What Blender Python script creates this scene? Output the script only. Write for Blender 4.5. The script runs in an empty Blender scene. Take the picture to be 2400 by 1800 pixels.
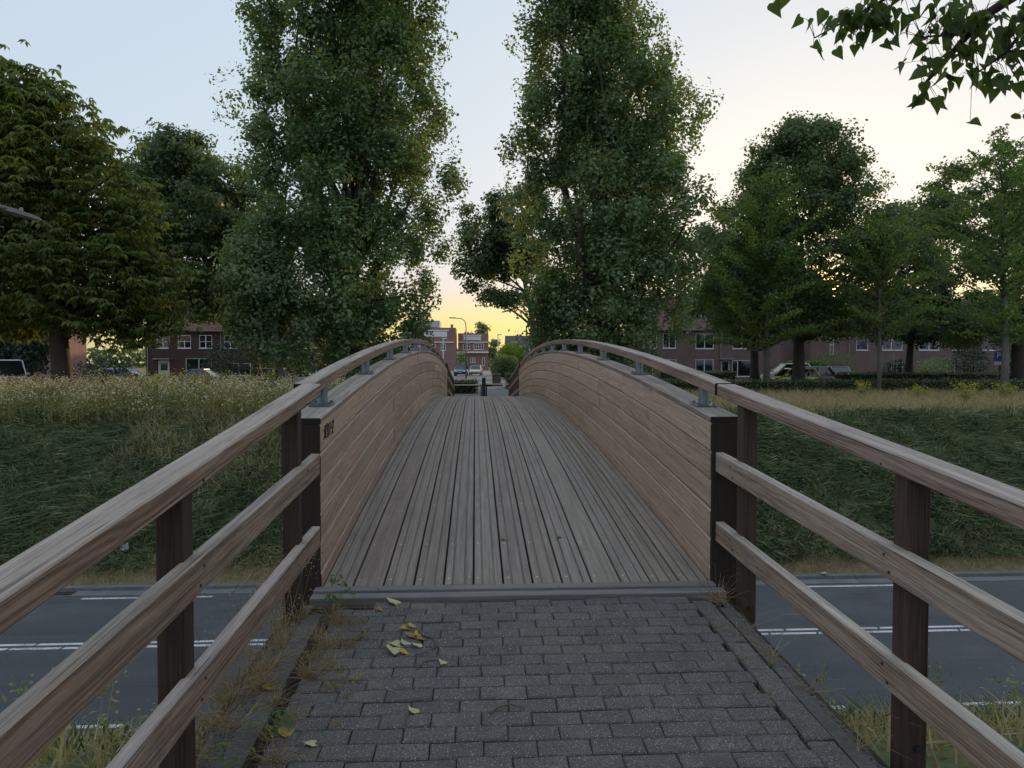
import bpy, math, random
import numpy as np
from mathutils import Vector, noise as mnoise
R = math.radians
random.seed(11)
rng = np.random.default_rng(11)
SC = bpy.context.scene
COL = SC.collection

# ------------------------------------------------------------------ camera
cam_data = bpy.data.cameras.new('camera')
cam_data.sensor_width = 36.0
cam_data.lens = 36.0 * 1660.0 / 2400.0
cam_data.clip_start = 0.05
cam_data.clip_end = 4000.0
camera = bpy.data.objects.new('camera', cam_data)
camera.location = (0.0, 0.0, 1.4)
camera.rotation_euler = (R(90 - 1.725), 0.0, R(-2.966))
COL.objects.link(camera)
SC.camera = camera

# ------------------------------------------------------------------ sky and sun (low evening sun behind the trees on the right)
SUN_EL, SUN_AZ = R(4.7), R(26.4)
world = bpy.data.worlds.new('World')
SC.world = world
world.use_nodes = True
wt = world.node_tree
wt.nodes.clear()
def wn(t, **kw):
    n = wt.nodes.new(t)
    for k, v in kw.items():
        setattr(n, k, v)
    return n
sky = wn('ShaderNodeTexSky', sky_type='NISHITA', sun_disc=False, sun_elevation=SUN_EL, sun_rotation=SUN_AZ,
         air_density=1.0, dust_density=2.0, ozone_density=1.5)
def vmath(op, a, b=None):
    n = wn('ShaderNodeVectorMath', operation=op)
    for i, s in enumerate((a, b)):
        if s is None:
            continue
        if isinstance(s, tuple):
            n.inputs[i].default_value = s
        else:
            wt.links.new(s, n.inputs[i])
    return n.outputs[0]
# thin evening haze: bright parts of the sky roll off softly instead of clipping
c = vmath('MULTIPLY', sky.outputs[0], (0.12, 0.12, 0.12))
c = vmath('ADD', c, (0.45, 0.60, 1.0))      # multiple scattering the single-scatter sky leaves out
c = vmath('DIVIDE', c, vmath('ADD', c, (0.90, 0.85, 0.50)))
c = vmath('MULTIPLY', c, (1.27, 1.20, 0.96))
tc = wn('ShaderNodeTexCoord')
sep = wn('ShaderNodeSeparateXYZ')
wt.links.new(tc.outputs['Generated'], sep.inputs[0])
mr = wn('ShaderNodeMapRange', interpolation_type='SMOOTHSTEP')
mr.inputs[1].default_value = 0.025
mr.inputs[2].default_value = 0.21
wt.links.new(sep.outputs[2], mr.inputs[0])
ramp = wn('ShaderNodeValToRGB')
ramp.color_ramp.elements[0].color = (1.08, 0.98, 0.34, 1)
ramp.color_ramp.elements[1].color = (1.0, 1.03, 1.0, 1)
e = ramp.color_ramp.elements.new(0.4)
e.color = (1.05, 1.05, 0.88, 1)
wt.links.new(mr.outputs[0], ramp.inputs[0])
azd = wn('ShaderNodeVectorMath', operation='DOT_PRODUCT')
wt.links.new(tc.outputs['Generated'], azd.inputs[0])
azd.inputs[1].default_value = (math.sin(SUN_AZ), math.cos(SUN_AZ), 0.0)
azr = wn('ShaderNodeMapRange', interpolation_type='SMOOTHSTEP')
azr.inputs[1].default_value = -0.2
azr.inputs[2].default_value = 0.8
wt.links.new(azd.outputs['Value'], azr.inputs[0])
mixw = wn('ShaderNodeMix', data_type='RGBA')
mixw.inputs[6].default_value = (1.0, 0.98, 0.96, 1)
wt.links.new(azr.outputs[0], mixw.inputs[0])
wt.links.new(ramp.outputs[0], mixw.inputs[7])
c = vmath('MULTIPLY', c, mixw.outputs[2])
# faint drawn-out cloud streaks towards the horizon
cmap = wn('ShaderNodeMapping')
cmap.inputs['Scale'].default_value = (2.2, 2.2, 34.0)
wt.links.new(tc.outputs['Generated'], cmap.inputs[0])
cnz = wn('ShaderNodeTexNoise')
cnz.inputs['Scale'].default_value = 1.0
cnz.inputs['Detail'].default_value = 5.0
wt.links.new(cmap.outputs[0], cnz.inputs['Vector'])
cfr = wn('ShaderNodeMapRange')
cfr.inputs[1].default_value = 0.35
cfr.inputs[2].default_value = 0.7
cfr.inputs[3].default_value = 1.0
cfr.inputs[4].default_value = 0.0
wt.links.new(cnz.outputs[0], cfr.inputs[0])
clow = wn('ShaderNodeMapRange', interpolation_type='SMOOTHSTEP')
clow.inputs[1].default_value = 0.30
clow.inputs[2].default_value = 0.03
wt.links.new(sep.outputs[2], clow.inputs[0])
cf = wn('ShaderNodeMath', operation='MULTIPLY')
wt.links.new(cfr.outputs[0], cf.inputs[0])
wt.links.new(clow.outputs[0], cf.inputs[1])
cmx = wn('ShaderNodeMix', data_type='RGBA')
cmx.inputs[6].default_value = (1.0, 1.0, 1.0, 1)
cmx.inputs[7].default_value = (1.0, 0.90, 1.02, 1)
wt.links.new(cf.outputs[0], cmx.inputs[0])
c = vmath('MULTIPLY', c, cmx.outputs[2])
# aureole around the low sun
sd = (math.sin(SUN_AZ) * math.cos(SUN_EL), math.cos(SUN_AZ) * math.cos(SUN_EL), math.sin(SUN_EL))
dn = wn('ShaderNodeVectorMath', operation='DOT_PRODUCT')
wt.links.new(tc.outputs['Generated'], dn.inputs[0])
dn.inputs[1].default_value = sd
ag = wn('ShaderNodeMath', operation='POWER')
wt.links.new(dn.outputs['Value'], ag.inputs[0])
ag.inputs[1].default_value = 3500.0
aur = wn('ShaderNodeVectorMath', operation='SCALE')
aur.inputs[0].default_value = (16.0, 9.0, 1.6)
wt.links.new(ag.outputs[0], aur.inputs['Scale'])
c = vmath('ADD', c, aur.outputs[0])
c = vmath('MULTIPLY', c, (10.0, 10.0, 10.0))
bg = wn('ShaderNodeBackground')
bg.inputs[1].default_value = 0.1
wt.links.new(c, bg.inputs[0])
wo = wn('ShaderNodeOutputWorld')
wt.links.new(bg.outputs[0], wo.inputs[0])

sun_data = bpy.data.lights.new('sun', 'SUN')
sun_data.energy = 2.0
sun_data.angle = R(0.55)
sun_data.color = (1.0, 0.66, 0.34)
sun = bpy.data.objects.new('sun', sun_data)
sun.rotation_euler = Vector(sd).to_track_quat('Z', 'Y').to_euler()
sun.location = (40, 80, 30)
COL.objects.link(sun)

SC.view_settings.view_transform = 'Standard'
SC.view_settings.look = 'None'
SC.view_settings.exposure = 0.30
SC.view_settings.gamma = 1.0
SC.view_settings.use_curve_mapping = False
SC.cycles.max_bounces = 8
SC.cycles.transmission_bounces = 4
SC.cycles.transparent_max_bounces = 4

# ------------------------------------------------------------------ material helpers
class M:
    """tiny node-graph helper"""
    def __init__(self, name):
        self.m = bpy.data.materials.new(name)
        self.m.use_nodes = True
        self.t = self.m.node_tree
        self.t.nodes.clear()
        self.out = self.t.nodes.new('ShaderNodeOutputMaterial')
    def n(self, typ, ins=None, **kw):
        nd = self.t.nodes.new(typ)
        for k, v in kw.items():
            setattr(nd, k, v)
        for k, v in (ins or {}).items():
            self.set(nd.inputs[k], v)
        return nd
    def set(self, sock, v):
        if isinstance(v, bpy.types.NodeSocket):
            self.t.links.new(v, sock)
        elif isinstance(v, (tuple, list)) and len(v) == 3 and sock.type == 'RGBA':
            sock.default_value = (*v, 1)
        else:
            sock.default_value = v
    def math(self, op, a, b=0.0, c=None, clamp=False):
        ins = {0: a, 1: b}
        if c is not None:
            ins[2] = c
        return self.n('ShaderNodeMath', ins, operation=op, use_clamp=clamp).outputs[0]
    def vec(self, op, a, b=(0, 0, 0)):
        return self.n('ShaderNodeVectorMath', {0: a, 1: b}, operation=op).outputs[0]
    def noise(self, vec, scale=1.0, detail=4.0, rough=0.55, dist=0.0):
        ins = {'Scale': scale, 'Detail': detail, 'Roughness': rough, 'Distortion': dist}
        if vec is not None:
            ins['Vector'] = vec
        return self.n('ShaderNodeTexNoise', ins).outputs[0]
    def ramp(self, fac, stops):
        r = self.n('ShaderNodeValToRGB', {0: fac})
        els = r.color_ramp.elements
        while len(els) < len(stops):
            els.new(0.5)
        for e, (p, col) in zip(els, stops):
            e.position = p
            e.color = (*col, 1) if len(col) == 3 else col
        return r.outputs[0]
    def mix(self, f, a, b, blend='MIX'):
        return self.n('ShaderNodeMix', {0: f, 6: a, 7: b}, data_type='RGBA', blend_type=blend).outputs[2]
    def mrange(self, v, a, b, c=0.0, d=1.0):
        return self.n('ShaderNodeMapRange', {0: v, 1: a, 2: b, 3: c, 4: d}).outputs[0]
    def bump(self, h, strength=0.3, dist=0.01):
        return self.n('ShaderNodeBump', {'Strength': strength, 'Distance': dist, 'Height': h}).outputs[0]
    def bsdf(self, color, rough=0.7, normal=None, metal=0.0, spec=0.5):
        ins = {'Base Color': color, 'Roughness': rough, 'Metallic': metal, 'Specular IOR Level': spec}
        if normal is not None:
            ins['Normal'] = normal
        b = self.n('ShaderNodeBsdfPrincipled', ins)
        self.t.links.new(b.outputs[0], self.out.inputs[0])
        return b
    def rand(self):
        return self.n('ShaderNodeObjectInfo').outputs['Random']
    def obj(self):
        return self.n('ShaderNodeTexCoord').outputs['Object']
    def pos(self):
        return self.n('ShaderNodeNewGeometry').outputs['Position']

def plain(name, color, rough=0.6, metal=0.0, var=0.12, scale=6.0, spec=0.5):
    m = M(name)
    p = m.pos()
    nz = m.noise(p, scale, 5.0, 0.6)
    f = m.mrange(nz, 0.25, 0.75, 1 - var, 1 + var)
    col = m.mix(1.0, color, m.n('ShaderNodeCombineColor', {0: f, 1: f, 2: f}).outputs[0], 'MULTIPLY')
    m.bsdf(col, m.mrange(nz, 0.2, 0.8, max(0.02, rough - 0.08), min(1, rough + 0.08)), None, metal, spec)
    return m.m

def wood(name, dark, light, grey, side_grey, top_grey, figure=0.5, rough=0.72, contrast=1.0, tone=0.2, fineness=0.6, crack=0.6):
    """weathered hardwood; uv.x runs along the grain in metres, uv.y across"""
    m = M(name)
    uv = m.n('ShaderNodeUVMap').outputs[0]
    rnd = m.rand()
    off = m.n('ShaderNodeCombineXYZ', {0: m.math('MULTIPLY', rnd, 91.7), 1: m.math('MULTIPLY', rnd, 37.3), 2: m.math('MULTIPLY', rnd, 13.0)}).outputs[0]
    v = m.vec('ADD', uv, off)
    warp = m.noise(m.vec('MULTIPLY', v, (0.55, 4.5, 1)), 1.0, 3.0, 0.5)
    sepv = m.n('ShaderNodeSeparateXYZ', {0: v})
    ring = m.math('SINE', m.math('ADD', m.math('MULTIPLY', sepv.outputs[1], 290.0), m.math('MULTIPLY', warp, 75.0)))
    ring = m.mrange(ring, -1, 1, 0, 1)
    streak = m.noise(m.vec('MULTIPLY', v, (1.1, 34.0, 1)), 1.0, 7.0, 0.65, 0.3)
    fine = m.noise(m.vec('MULTIPLY', v, (7.0, 330.0, 1)), 1.0, 3.0, 0.6)
    blotch = m.noise(m.vec('MULTIPLY', v, (0.8, 2.4, 1)), 1.0, 4.0, 0.6)
    g = m.math('ADD', m.math('MULTIPLY', streak, 1.0 - figure * 0.45), m.math('MULTIPLY', m.math('MULTIPLY', ring, m.mrange(m.math('FRACT', m.math('MULTIPLY', rnd, 11.9)), 0, 1, 0.25, 1.0)), figure * 0.30))
    g = m.math('ADD', g, m.math('MULTIPLY', m.math('SUBTRACT', fine, 0.5), fineness))
    col = m.ramp(m.mrange(g, 0.46 - 0.21 / contrast, 0.46 + 0.21 / contrast), [(0.0, dark), (0.45, tuple((a + b) / 2 for a, b in zip(dark, light))), (1.0, light)])
    geo = m.n('ShaderNodeNewGeometry')
    nz = m.n('ShaderNodeSeparateXYZ', {0: geo.outputs['True Normal']}).outputs[2]
    up = m.mrange(nz, 0.3, 0.8, 0.0, 1.0)
    gf = m.math('ADD', m.math('MULTIPLY', up, top_grey - side_grey), side_grey)
    gf = m.math('ADD', gf, m.math('MULTIPLY', m.math('SUBTRACT', blotch, 0.5), 0.7), clamp=True)
    gcol = m.mix(m.mrange(m.math('ADD', m.math('MULTIPLY', streak, 0.65), m.math('MULTIPLY', fine, 0.35)), 0.36, 0.62), tuple(x * 0.55 for x in grey), tuple(x * 1.22 for x in grey))
    col = m.mix(gf, col, gcol)
    # per-piece tone
    t = m.mrange(rnd, 0, 1, 1 - tone, 1 + tone)
    col = m.mix(1.0, col, m.n('ShaderNodeCombineColor', {0: t, 1: m.math('MULTIPLY', t, m.mrange(m.math('FRACT', m.math('MULTIPLY', rnd, 7.13)), 0, 1, 0.95, 1.03)), 2: m.math('MULTIPLY', t, m.mrange(m.math('FRACT', m.math('MULTIPLY', rnd, 3.7)), 0, 1, 0.92, 1.0))}).outputs[0], 'MULTIPLY')
    # drying cracks along the grain
    cr = m.noise(m.vec('MULTIPLY', v, (0.9, 120.0, 1)), 1.0, 4.0, 0.6, 0.5)
    crk = m.mrange(cr, 0.60, 0.66, 0.0, 1.0)
    col = m.mix(m.math('MULTIPLY', crk, crack), col, tuple(x * 0.25 for x in dark))
    stain = m.noise(m.vec('MULTIPLY', v, (2.3, 5.0, 1)), 1.0, 5.0, 0.7)
    col = m.mix(m.mrange(stain, 0.56, 0.72, 0.0, 0.35), col, tuple(x * 0.55 for x in dark))
    h = m.math('SUBTRACT', m.math('ADD', m.math('MULTIPLY', fine, 0.5), m.math('MULTIPLY', streak, 0.8)), m.math('MULTIPLY', crk, 0.9))
    m.bsdf(col, m.mrange(streak, 0.3, 0.7, rough - 0.1, min(1, rough + 0.12)), m.bump(h, 0.45, 0.004), spec=0.35)
    return m.m

def leaf_mat(name, c1, c2, c3=None, transl=0.35, rough=0.5, big=0.25):
    m = M(name)
    geo = m.n('ShaderNodeNewGeometry')
    rnd = geo.outputs['Random Per Island']
    nz = m.noise(geo.outputs['Position'], big, 3.0, 0.6)
    f = m.math('ADD', m.math('MULTIPLY', rnd, 0.6), m.math('MULTIPLY', m.mrange(nz, 0.3, 0.7), 0.45), clamp=True)
    stops = [(0.0, c1), (1.0, c2)] if c3 is None else [(0.0, c1), (0.75, c2), (1.0, c3)]
    col = m.ramp(f, stops)
    d = m.n('ShaderNodeBsdfPrincipled', {'Base Color': col, 'Roughness': rough, 'Specular IOR Level': 0.35})
    tcol = m.mix(1.0, col, (1.5, 1.45, 0.55), 'MULTIPLY')
    tr = m.n('ShaderNodeBsdfTranslucent', {0: tcol})
    mx = m.n('ShaderNodeMixShader', {0: transl, 1: d.outputs[0], 2: tr.outputs[0]})
    m.t.links.new(mx.outputs[0], m.out.inputs[0])
    return m.m

# ------------------------------------------------------------------ mesh helpers
def link(o, parent=None):
    COL.objects.link(o)
    if parent is not None:
        o.parent = parent
    return o

def tag(o, label=None, cat=None, group=None, kind=None):
    if label: o['label'] = label
    if cat: o['category'] = cat
    if group: o['group'] = group
    if kind: o['kind'] = kind
    return o

def empty(name, loc=(0, 0, 0), rz=0.0, parent=None):
    o = bpy.data.objects.new(name, None)
    o.empty_display_size = 0.2
    o.location = loc
    o.rotation_euler = (0, 0, rz)
    return link(o, parent)

def thing(name, label, cat, loc=(0, 0, 0), rz=0.0, group=None):
    return tag(empty(name, loc, rz), label, cat, group)

def mesh_from(name, V, F, mats=None, uv=None, midx=None, smooth=False):
    me = bpy.data.meshes.new(name)
    me.from_pydata([tuple(map(float, v)) for v in V], [], [tuple(f) for f in F])
    for mt in (mats or []):
        me.materials.append(mt)
    if uv is not None:
        l = me.uv_layers.new(name='UVMap')
        l.data.foreach_set('uv', np.asarray(uv, np.float32).ravel())
    if midx is not None:
        me.polygons.foreach_set('material_index', midx)
    if smooth:
        me.polygons.foreach_set('use_smooth', [True] * len(me.polygons))
    me.update()
    return me

def obj(name, me, parent=None, loc=None):
    o = bpy.data.objects.new(name, me)
    if loc is not None:
        o.location = loc
    return link(o, parent)

def soup(name, P, mats, parent=None, smooth=False):
    """P: (n,k,3) array, one polygon of k corners each (no shared corners)"""
    P = np.asarray(P, np.float32)
    n, k = P.shape[0], P.shape[1]
    me = bpy.data.meshes.new(name)
    me.vertices.add(n * k)
    me.vertices.foreach_set('co', P.ravel())
    me.loops.add(n * k)
    me.loops.foreach_set('vertex_index', np.arange(n * k, dtype=np.int32))
    me.polygons.add(n)
    me.polygons.foreach_set('loop_start', np.arange(0, n * k, k, dtype=np.int32))
    me.polygons.foreach_set('loop_total', np.full(n, k, np.int32))
    for mt in mats:
        me.materials.append(mt)
    me.update(calc_edges=True)
    me.validate()
    return obj(name, me, parent)

def rect(w, h, b=0.0, cx=0.0, cz=0.0):
    x0, x1, z0, z1 = cx - w / 2, cx + w / 2, cz - h / 2, cz + h / 2
    if b <= 0:
        return [(x0, z0), (x1, z0), (x1, z1), (x0, z1)]
    return [(x0 + b, z0), (x1 - b, z0), (x1, z0 + b), (x1, z1 - b), (x1 - b, z1), (x0 + b, z1), (x0, z1 - b), (x0, z0 + b)]

def sweep_mesh(name, path, prof, mats, lat=None, up=None, cap_mat=0, smooth=False, uoff=0.0):
    """sweep a closed profile [(lateral, up)] along a path; uv in metres"""
    path = [Vector(p) for p in path]
    n, m = len(path), len(prof)
    V, F, UV, MI = [], [], [], []
    us = [uoff]
    for i in range(1, n):
        us.append(us[-1] + (path[i] - path[i - 1]).length)
    vs = [0.0]
    for j in range(m):
        a, b = prof[j], prof[(j + 1) % m]
        vs.append(vs[-1] + math.hypot(b[0] - a[0], b[1] - a[1]))
    for i, p in enumerate(path):
        if lat is None:
            t = (path[min(i + 1, n - 1)] - path[max(i - 1, 0)]).normalized()
            ref = Vector((0, 0, 1)) if abs(t.z) < 0.9 else Vector((0, 1, 0))
            L = t.cross(ref).normalized()
            U = L.cross(t).normalized()
        else:
            L, U = Vector(lat), Vector(up)
        for a, b in prof:
            V.append(p + L * a + U * b)
    for i in range(n - 1):
        for j in range(m):
            k = (j + 1) % m
            F.append((i * m + j, i * m + k, (i + 1) * m + k, (i + 1) * m + j))
            UV += [(us[i], vs[j]), (us[i], vs[j + 1]), (us[i + 1], vs[j + 1]), (us[i + 1], vs[j])]
            MI.append(0)
    F.append(tuple(reversed(range(m))))
    UV += [(prof[j][0] * 0.2 + uoff, prof[j][1]) for j in reversed(range(m))]
    F.append(tuple((n - 1) * m + j for j in range(m)))
    UV += [(prof[j][0] * 0.2 + uoff, prof[j][1]) for j in range(m)]
    MI += [cap_mat, cap_mat]
    me = mesh_from(name, V, F, mats, UV, MI, smooth)
    # consistent outward normals
    import bmesh
    bm = bmesh.new()
    bm.from_mesh(me)
    bmesh.ops.recalc_face_normals(bm, faces=bm.faces)
    bm.to_mesh(me)
    bm.free()
    return me

def beam(name, p0, p1, w, h, mat, parent=None, b=0.004, n=1, lat=None, up=None, cap=None):
    p0, p1 = Vector(p0), Vector(p1)
    path = [p0.lerp(p1, i / n) for i in range(n + 1)]
    mats = [mat] + ([cap] if cap else [])
    return obj(name, sweep_mesh(name, path, rect(w, h, b), mats, lat, up, 1 if cap else 0, uoff=random.uniform(0, 5)), parent)

def tube_data(path, radii, k=8, close=True):
    path = [Vector(p) for p in path]
    V, F = [], []
    n = len(path)
    ref = Vector((0.31, 0.95, 0.1))
    for i, p in enumerate(path):
        t = (path[min(i + 1, n - 1)] - path[max(i - 1, 0)]).normalized()
        L = t.cross(ref)
        if L.length < 0.05:
            L = t.cross(Vector((1, 0, 0)))
        L.normalize()
        U = t.cross(L)
        r = radii[i] if hasattr(radii, '__len__') else radii
        for j in range(k):
            a = 2 * math.pi * j / k
            V.append(p + L * (math.cos(a) * r) + U * (math.sin(a) * r))
    for i in range(n - 1):
        for j in range(k):
            q = (j + 1) % k
            F.append((i * k + j, (i + 1) * k + j, (i + 1) * k + q, i * k + q))
    if close:
        F.append(tuple(range(k)))
        F.append(tuple(reversed(range((n - 1) * k, n * k))))
    return V, F

class MB:
    """collects several solids into one mesh (one part)"""
    def __init__(self):
        self.V, self.F, self.I = [], [], []
    def add(self, V, F, mi=0):
        o = len(self.V)
        self.V += [tuple(v) for v in V]
        self.F += [tuple(i + o for i in f) for f in F]
        self.I += [mi] * len(F)
        return self
    def box(self, x0, x1, y0, y1, z0, z1, mi=0):
        V = [(x0, y0, z0), (x1, y0, z0), (x1, y1, z0), (x0, y1, z0), (x0, y0, z1), (x1, y0, z1), (x1, y1, z1), (x0, y1, z1)]
        return self.add(V, [(3, 2, 1, 0), (4, 5, 6, 7), (0, 1, 5, 4), (1, 2, 6, 5), (2, 3, 7, 6), (3, 0, 4, 7)], mi)
    def cbox(self, x0, x1, y0, y1, z0, z1, b, mi=0):
        """box with chamfered edges"""
        V, F = [], []
        for z, e in ((z0, b), (z0 + b, 0), (z1 - b, 0), (z1, b)):
            V += [(x0 + e, y0 + e, z), (x1 - e, y0 + e, z), (x1 - e, y1 - e, z), (x0 + e, y1 - e, z)]
        F = [(3, 2, 1, 0), (12, 13, 14, 15)]
        for l in range(3):
            for j in range(4):
                k = (j + 1) % 4
                F.append((l * 4 + j, l * 4 + k, l * 4 + 4 + k, l * 4 + 4 + j))
        return self.add(V, F, mi)
    def tube(self, path, radii, k=8, mi=0):
        return self.add(*tube_data(path, radii, k), mi)
    def build(self, name, mats, parent=None, smooth=False, loc=None):
        mats = mats if isinstance(mats, list) else [mats]
        return obj(name, mesh_from(name, self.V, self.F, mats, None, self.I, smooth), parent, loc)

def part_box(name, x0, x1, y0, y1, z0, z1, mat, parent, b=0.0):
    mb = MB()
    (mb.cbox(x0, x1, y0, y1, z0, z1, b) if b else mb.box(x0, x1, y0, y1, z0, z1))
    return mb.build(name, mat, parent)

# ------------------------------------------------------------------ materials
W_DECK = wood('deck_wood', (0.175, 0.14, 0.115), (0.39, 0.325, 0.275), (0.30, 0.268, 0.24), 0.45, 0.62, 0.4, 0.60, 0.75, 0.07, 0.55, 0.45)
W_PAR = wood('parapet_wood', (0.28, 0.185, 0.125), (0.68, 0.52, 0.40), (0.50, 0.43, 0.36), 0.12, 0.6, 0.9, 0.7, 0.78, 0.14, 0.45, 0.4)
W_RAIL = wood('rail_wood', (0.13, 0.078, 0.054), (0.43, 0.305, 0.225), (0.50, 0.445, 0.395), 0.14, 0.80, 0.85, 0.7, 0.95, 0.12, 0.8, 0.85)
W_POST = wood('post_wood', (0.028, 0.017, 0.012), (0.10, 0.064, 0.046), (0.12, 0.105, 0.095), 0.05, 0.5, 0.5, 0.75)
W_SILL = wood('sill_wood', (0.137, 0.130, 0.122), (0.273, 0.260, 0.251), (0.273, 0.267, 0.263), 0.5, 0.75, 0.3, 0.6)
TARRED = plain('tarred_end_grain', (0.022, 0.016, 0.014), 0.8, var=0.4, scale=14)
STEEL = plain('galvanised_steel', (0.20, 0.23, 0.26), 0.42, 0.75, 0.2, 18)
BOLT = plain('stainless_steel', (0.7, 0.7, 0.7), 0.45, 0.5, 0.1, 30)
INK = plain('black_marker_ink', (0.02, 0.02, 0.022), 0.6)
DARK = plain('dark_void', (0.01, 0.01, 0.011), 0.9)

def concrete(name, base, speck=0.5):
    m = M(name)
    p = m.pos()
    n1 = m.noise(p, 3.0, 6.0, 0.65)
    n2 = m.noise(p, 60.0, 3.0, 0.6)
    col = m.mix(m.mrange(n1, 0.3, 0.7), tuple(x * 0.7 for x in base), tuple(x * 1.2 for x in base))
    col = m.mix(m.mrange(n2, 0.35, 0.65, 0.0, speck), col, tuple(x * 0.5 for x in base))
    m.bsdf(col, 0.88, m.bump(n2, 0.4, 0.004))
    return m.m
CONC = concrete('weathered_concrete', (0.230, 0.223, 0.216))
KERB = concrete('grey_edging_concrete', (0.196, 0.203, 0.209), 0.35)
EDGE = concrete('worn_edging_concrete', (0.125, 0.118, 0.11), 0.7)

def paver_mat():
    m = M('dark_concrete_paver')
    p = m.pos()
    r = m.rand()
    n1 = m.noise(p, 9.0, 5.0, 0.6)
    n2 = m.noise(p, 140.0, 3.0, 0.7)
    base = m.mix(m.mrange(n1, 0.3, 0.7), (0.122, 0.116, 0.109), (0.200, 0.188, 0.175))
    t = m.mrange(r, 0, 1, 0.88, 1.12)
    base = m.mix(1.0, base, m.n('ShaderNodeCombineColor', {0: t, 1: t, 2: t}).outputs[0], 'MULTIPLY')
    base = m.mix(m.mrange(n2, 0.42, 0.62), base, (0.072, 0.067, 0.064))
    vo = m.n('ShaderNodeTexVoronoi', {'Vector': p, 'Scale': 150.0, 'Randomness': 1.0}, feature='F1')
    pick = m.n('ShaderNodeSeparateColor', {0: vo.outputs['Color']}).outputs[0]
    sp = m.math('MULTIPLY', m.mrange(vo.outputs['Distance'], 0.34, 0.16), m.mrange(pick, 0.80, 0.86))
    base = m.mix(sp, base, (0.740, 0.740, 0.712))
    big = m.noise(p, 1.6, 4.0, 0.6)
    base = m.mix(m.mrange(big, 0.55, 0.75, 0.0, 0.45), base, (0.221, 0.198, 0.166))
    m.bsdf(base, 0.82, m.bump(m.math('ADD', n2, m.math('MULTIPLY', sp, 0.4)), 0.55, 0.004), spec=0.3)
    return m.m
PAVER = paver_mat()

def asphalt():
    m = M('road_asphalt')
    p = m.pos()
    n1 = m.noise(p, 0.6, 5.0, 0.6)
    n2 = m.noise(p, 55.0, 3.0, 0.7)
    tracks = m.noise(m.vec('MULTIPLY', p, (0.05, 1.1, 1)), 1.0, 3.0, 0.5)
    col = m.mix(m.mrange(n2, 0.35, 0.65), (0.061, 0.068, 0.074), (0.115, 0.124, 0.132))
    col = m.mix(m.mrange(tracks, 0.4, 0.65, 0.0, 0.45), col, (0.068, 0.070, 0.074))
    col = m.mix(m.mrange(n1, 0.5, 0.75, 0.0, 0.4), col, (0.176, 0.178, 0.178))
    n4 = m.noise(m.vec('MULTIPLY', p, (0.25, 2.2, 1)), 1.0, 6.0, 0.7)
    col = m.mix(m.mrange(n4, 0.58, 0.66, 0.0, 0.45), col, (0.047, 0.049, 0.051))
    m.bsdf(col, 0.78, m.bump(n2, 0.35, 0.006), spec=0.35)
    return m.m
ASPH = asphalt()
def roadpaint():
    m = M('worn_road_paint')
    p = m.pos()
    n1 = m.noise(p, 26.0, 4.0, 0.7)
    n2 = m.noise(p, 1.7, 4.0, 0.6)
    w = m.math('ADD', n1, m.math('MULTIPLY', n2, 0.6))
    m.bsdf(m.mix(m.mrange(w, 0.78, 1.02), (0.720, 0.720, 0.720), (0.176, 0.182, 0.189)), 0.7)
    return m.m
ROADPAINT = roadpaint()

def ground_mat():
    m = M('embankment_soil_and_turf')
    p = m.pos()
    n1 = m.noise(p, 0.35, 5.0, 0.6)
    n2 = m.noise(p, 4.0, 5.0, 0.65)
    n3 = m.noise(p, 26.0, 3.0, 0.6)
    green = m.mix(m.mrange(n2, 0.3, 0.7), (0.061, 0.077, 0.039), (0.150, 0.176, 0.088))
    dry = m.mix(m.mrange(n3, 0.3, 0.7), (0.176, 0.137, 0.079), (0.369, 0.295, 0.166))
    y = m.n('ShaderNodeSeparateXYZ', {0: p}).outputs[1]
    top = m.mrange(m.math('ADD', y, m.math('MULTIPLY', m.math('SUBTRACT', n1, 0.5), 9.0)), 24.6, 26.2)
    foot = m.math('MULTIPLY', m.mrange(y, 19.4, 18.5), m.mrange(y, 14.0, 14.5))
    f = m.math('ADD', m.math('MULTIPLY', m.math('MAXIMUM', top, foot), 0.75), m.mrange(n1, 0.55, 0.7, 0.0, 0.5), clamp=True)
    m.bsdf(m.mix(f, green, dry), 0.95, m.bump(n2, 0.6, 0.05), spec=0.1)
    return m.m
GROUND = ground_mat()

# ------------------------------------------------------------------ ground: one sheet cut by the sunken road
GF = -0.55          # level of the streets on the far side
ROADZ = -4.3
def gz(x, y):
    if y < 10.83:
        z = ROADZ + min(3.85, max(0.0, (10.83 - y) * 0.5))
    elif y < 18.2:
        z = ROADZ - 0.12
    elif y < 26.0:
        t = (y - 18.2) / 7.8
        z = ROADZ + (GF - ROADZ) * (t * 1.02 + 0.12 * math.sin(t * math.pi)) / 1.02
    else:
        z = GF
    if y < 10.6 or 18.4 < y < 45:
        a = 0.20 if 18.9 < y < 27 else 0.05
        z += a * (mnoise.noise((x * 0.8, y * 0.8, 3.1)) + 0.6 * mnoise.noise((x * 2.1, y * 2.1, 7.7)))
    return z
xs = np.concatenate([[-2500, -900, -400, -200, -120, -80, -60, -48, -40], np.arange(-34, 44.1, 0.5), [50, 60, 75, 100, 150, 220, 420, 900, 2500]])
ys = np.concatenate([[-900, -300, -100, -40, -20, -10, -5, -2, 0, 1, 2], np.arange(2.5, 10.9, 0.45), [10.83, 10.86, 18.18, 18.2], np.arange(18.45, 30, 0.4), np.arange(30, 46, 1.0), [50, 60, 75, 100, 130, 170, 220, 300, 450, 800, 1500, 3000]])
ys = np.unique(ys)
V = [(x, y, gz(x, y)) for y in ys for x in xs]
nx = len(xs)
F = [(j * nx + i, j * nx + i + 1, (j + 1) * nx + i + 1, (j + 1) * nx + i) for j in range(len(ys) - 1) for i in range(nx - 1)]
ground = obj('ground', mesh_from('ground', V, F, [GROUND], smooth=True))
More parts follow.
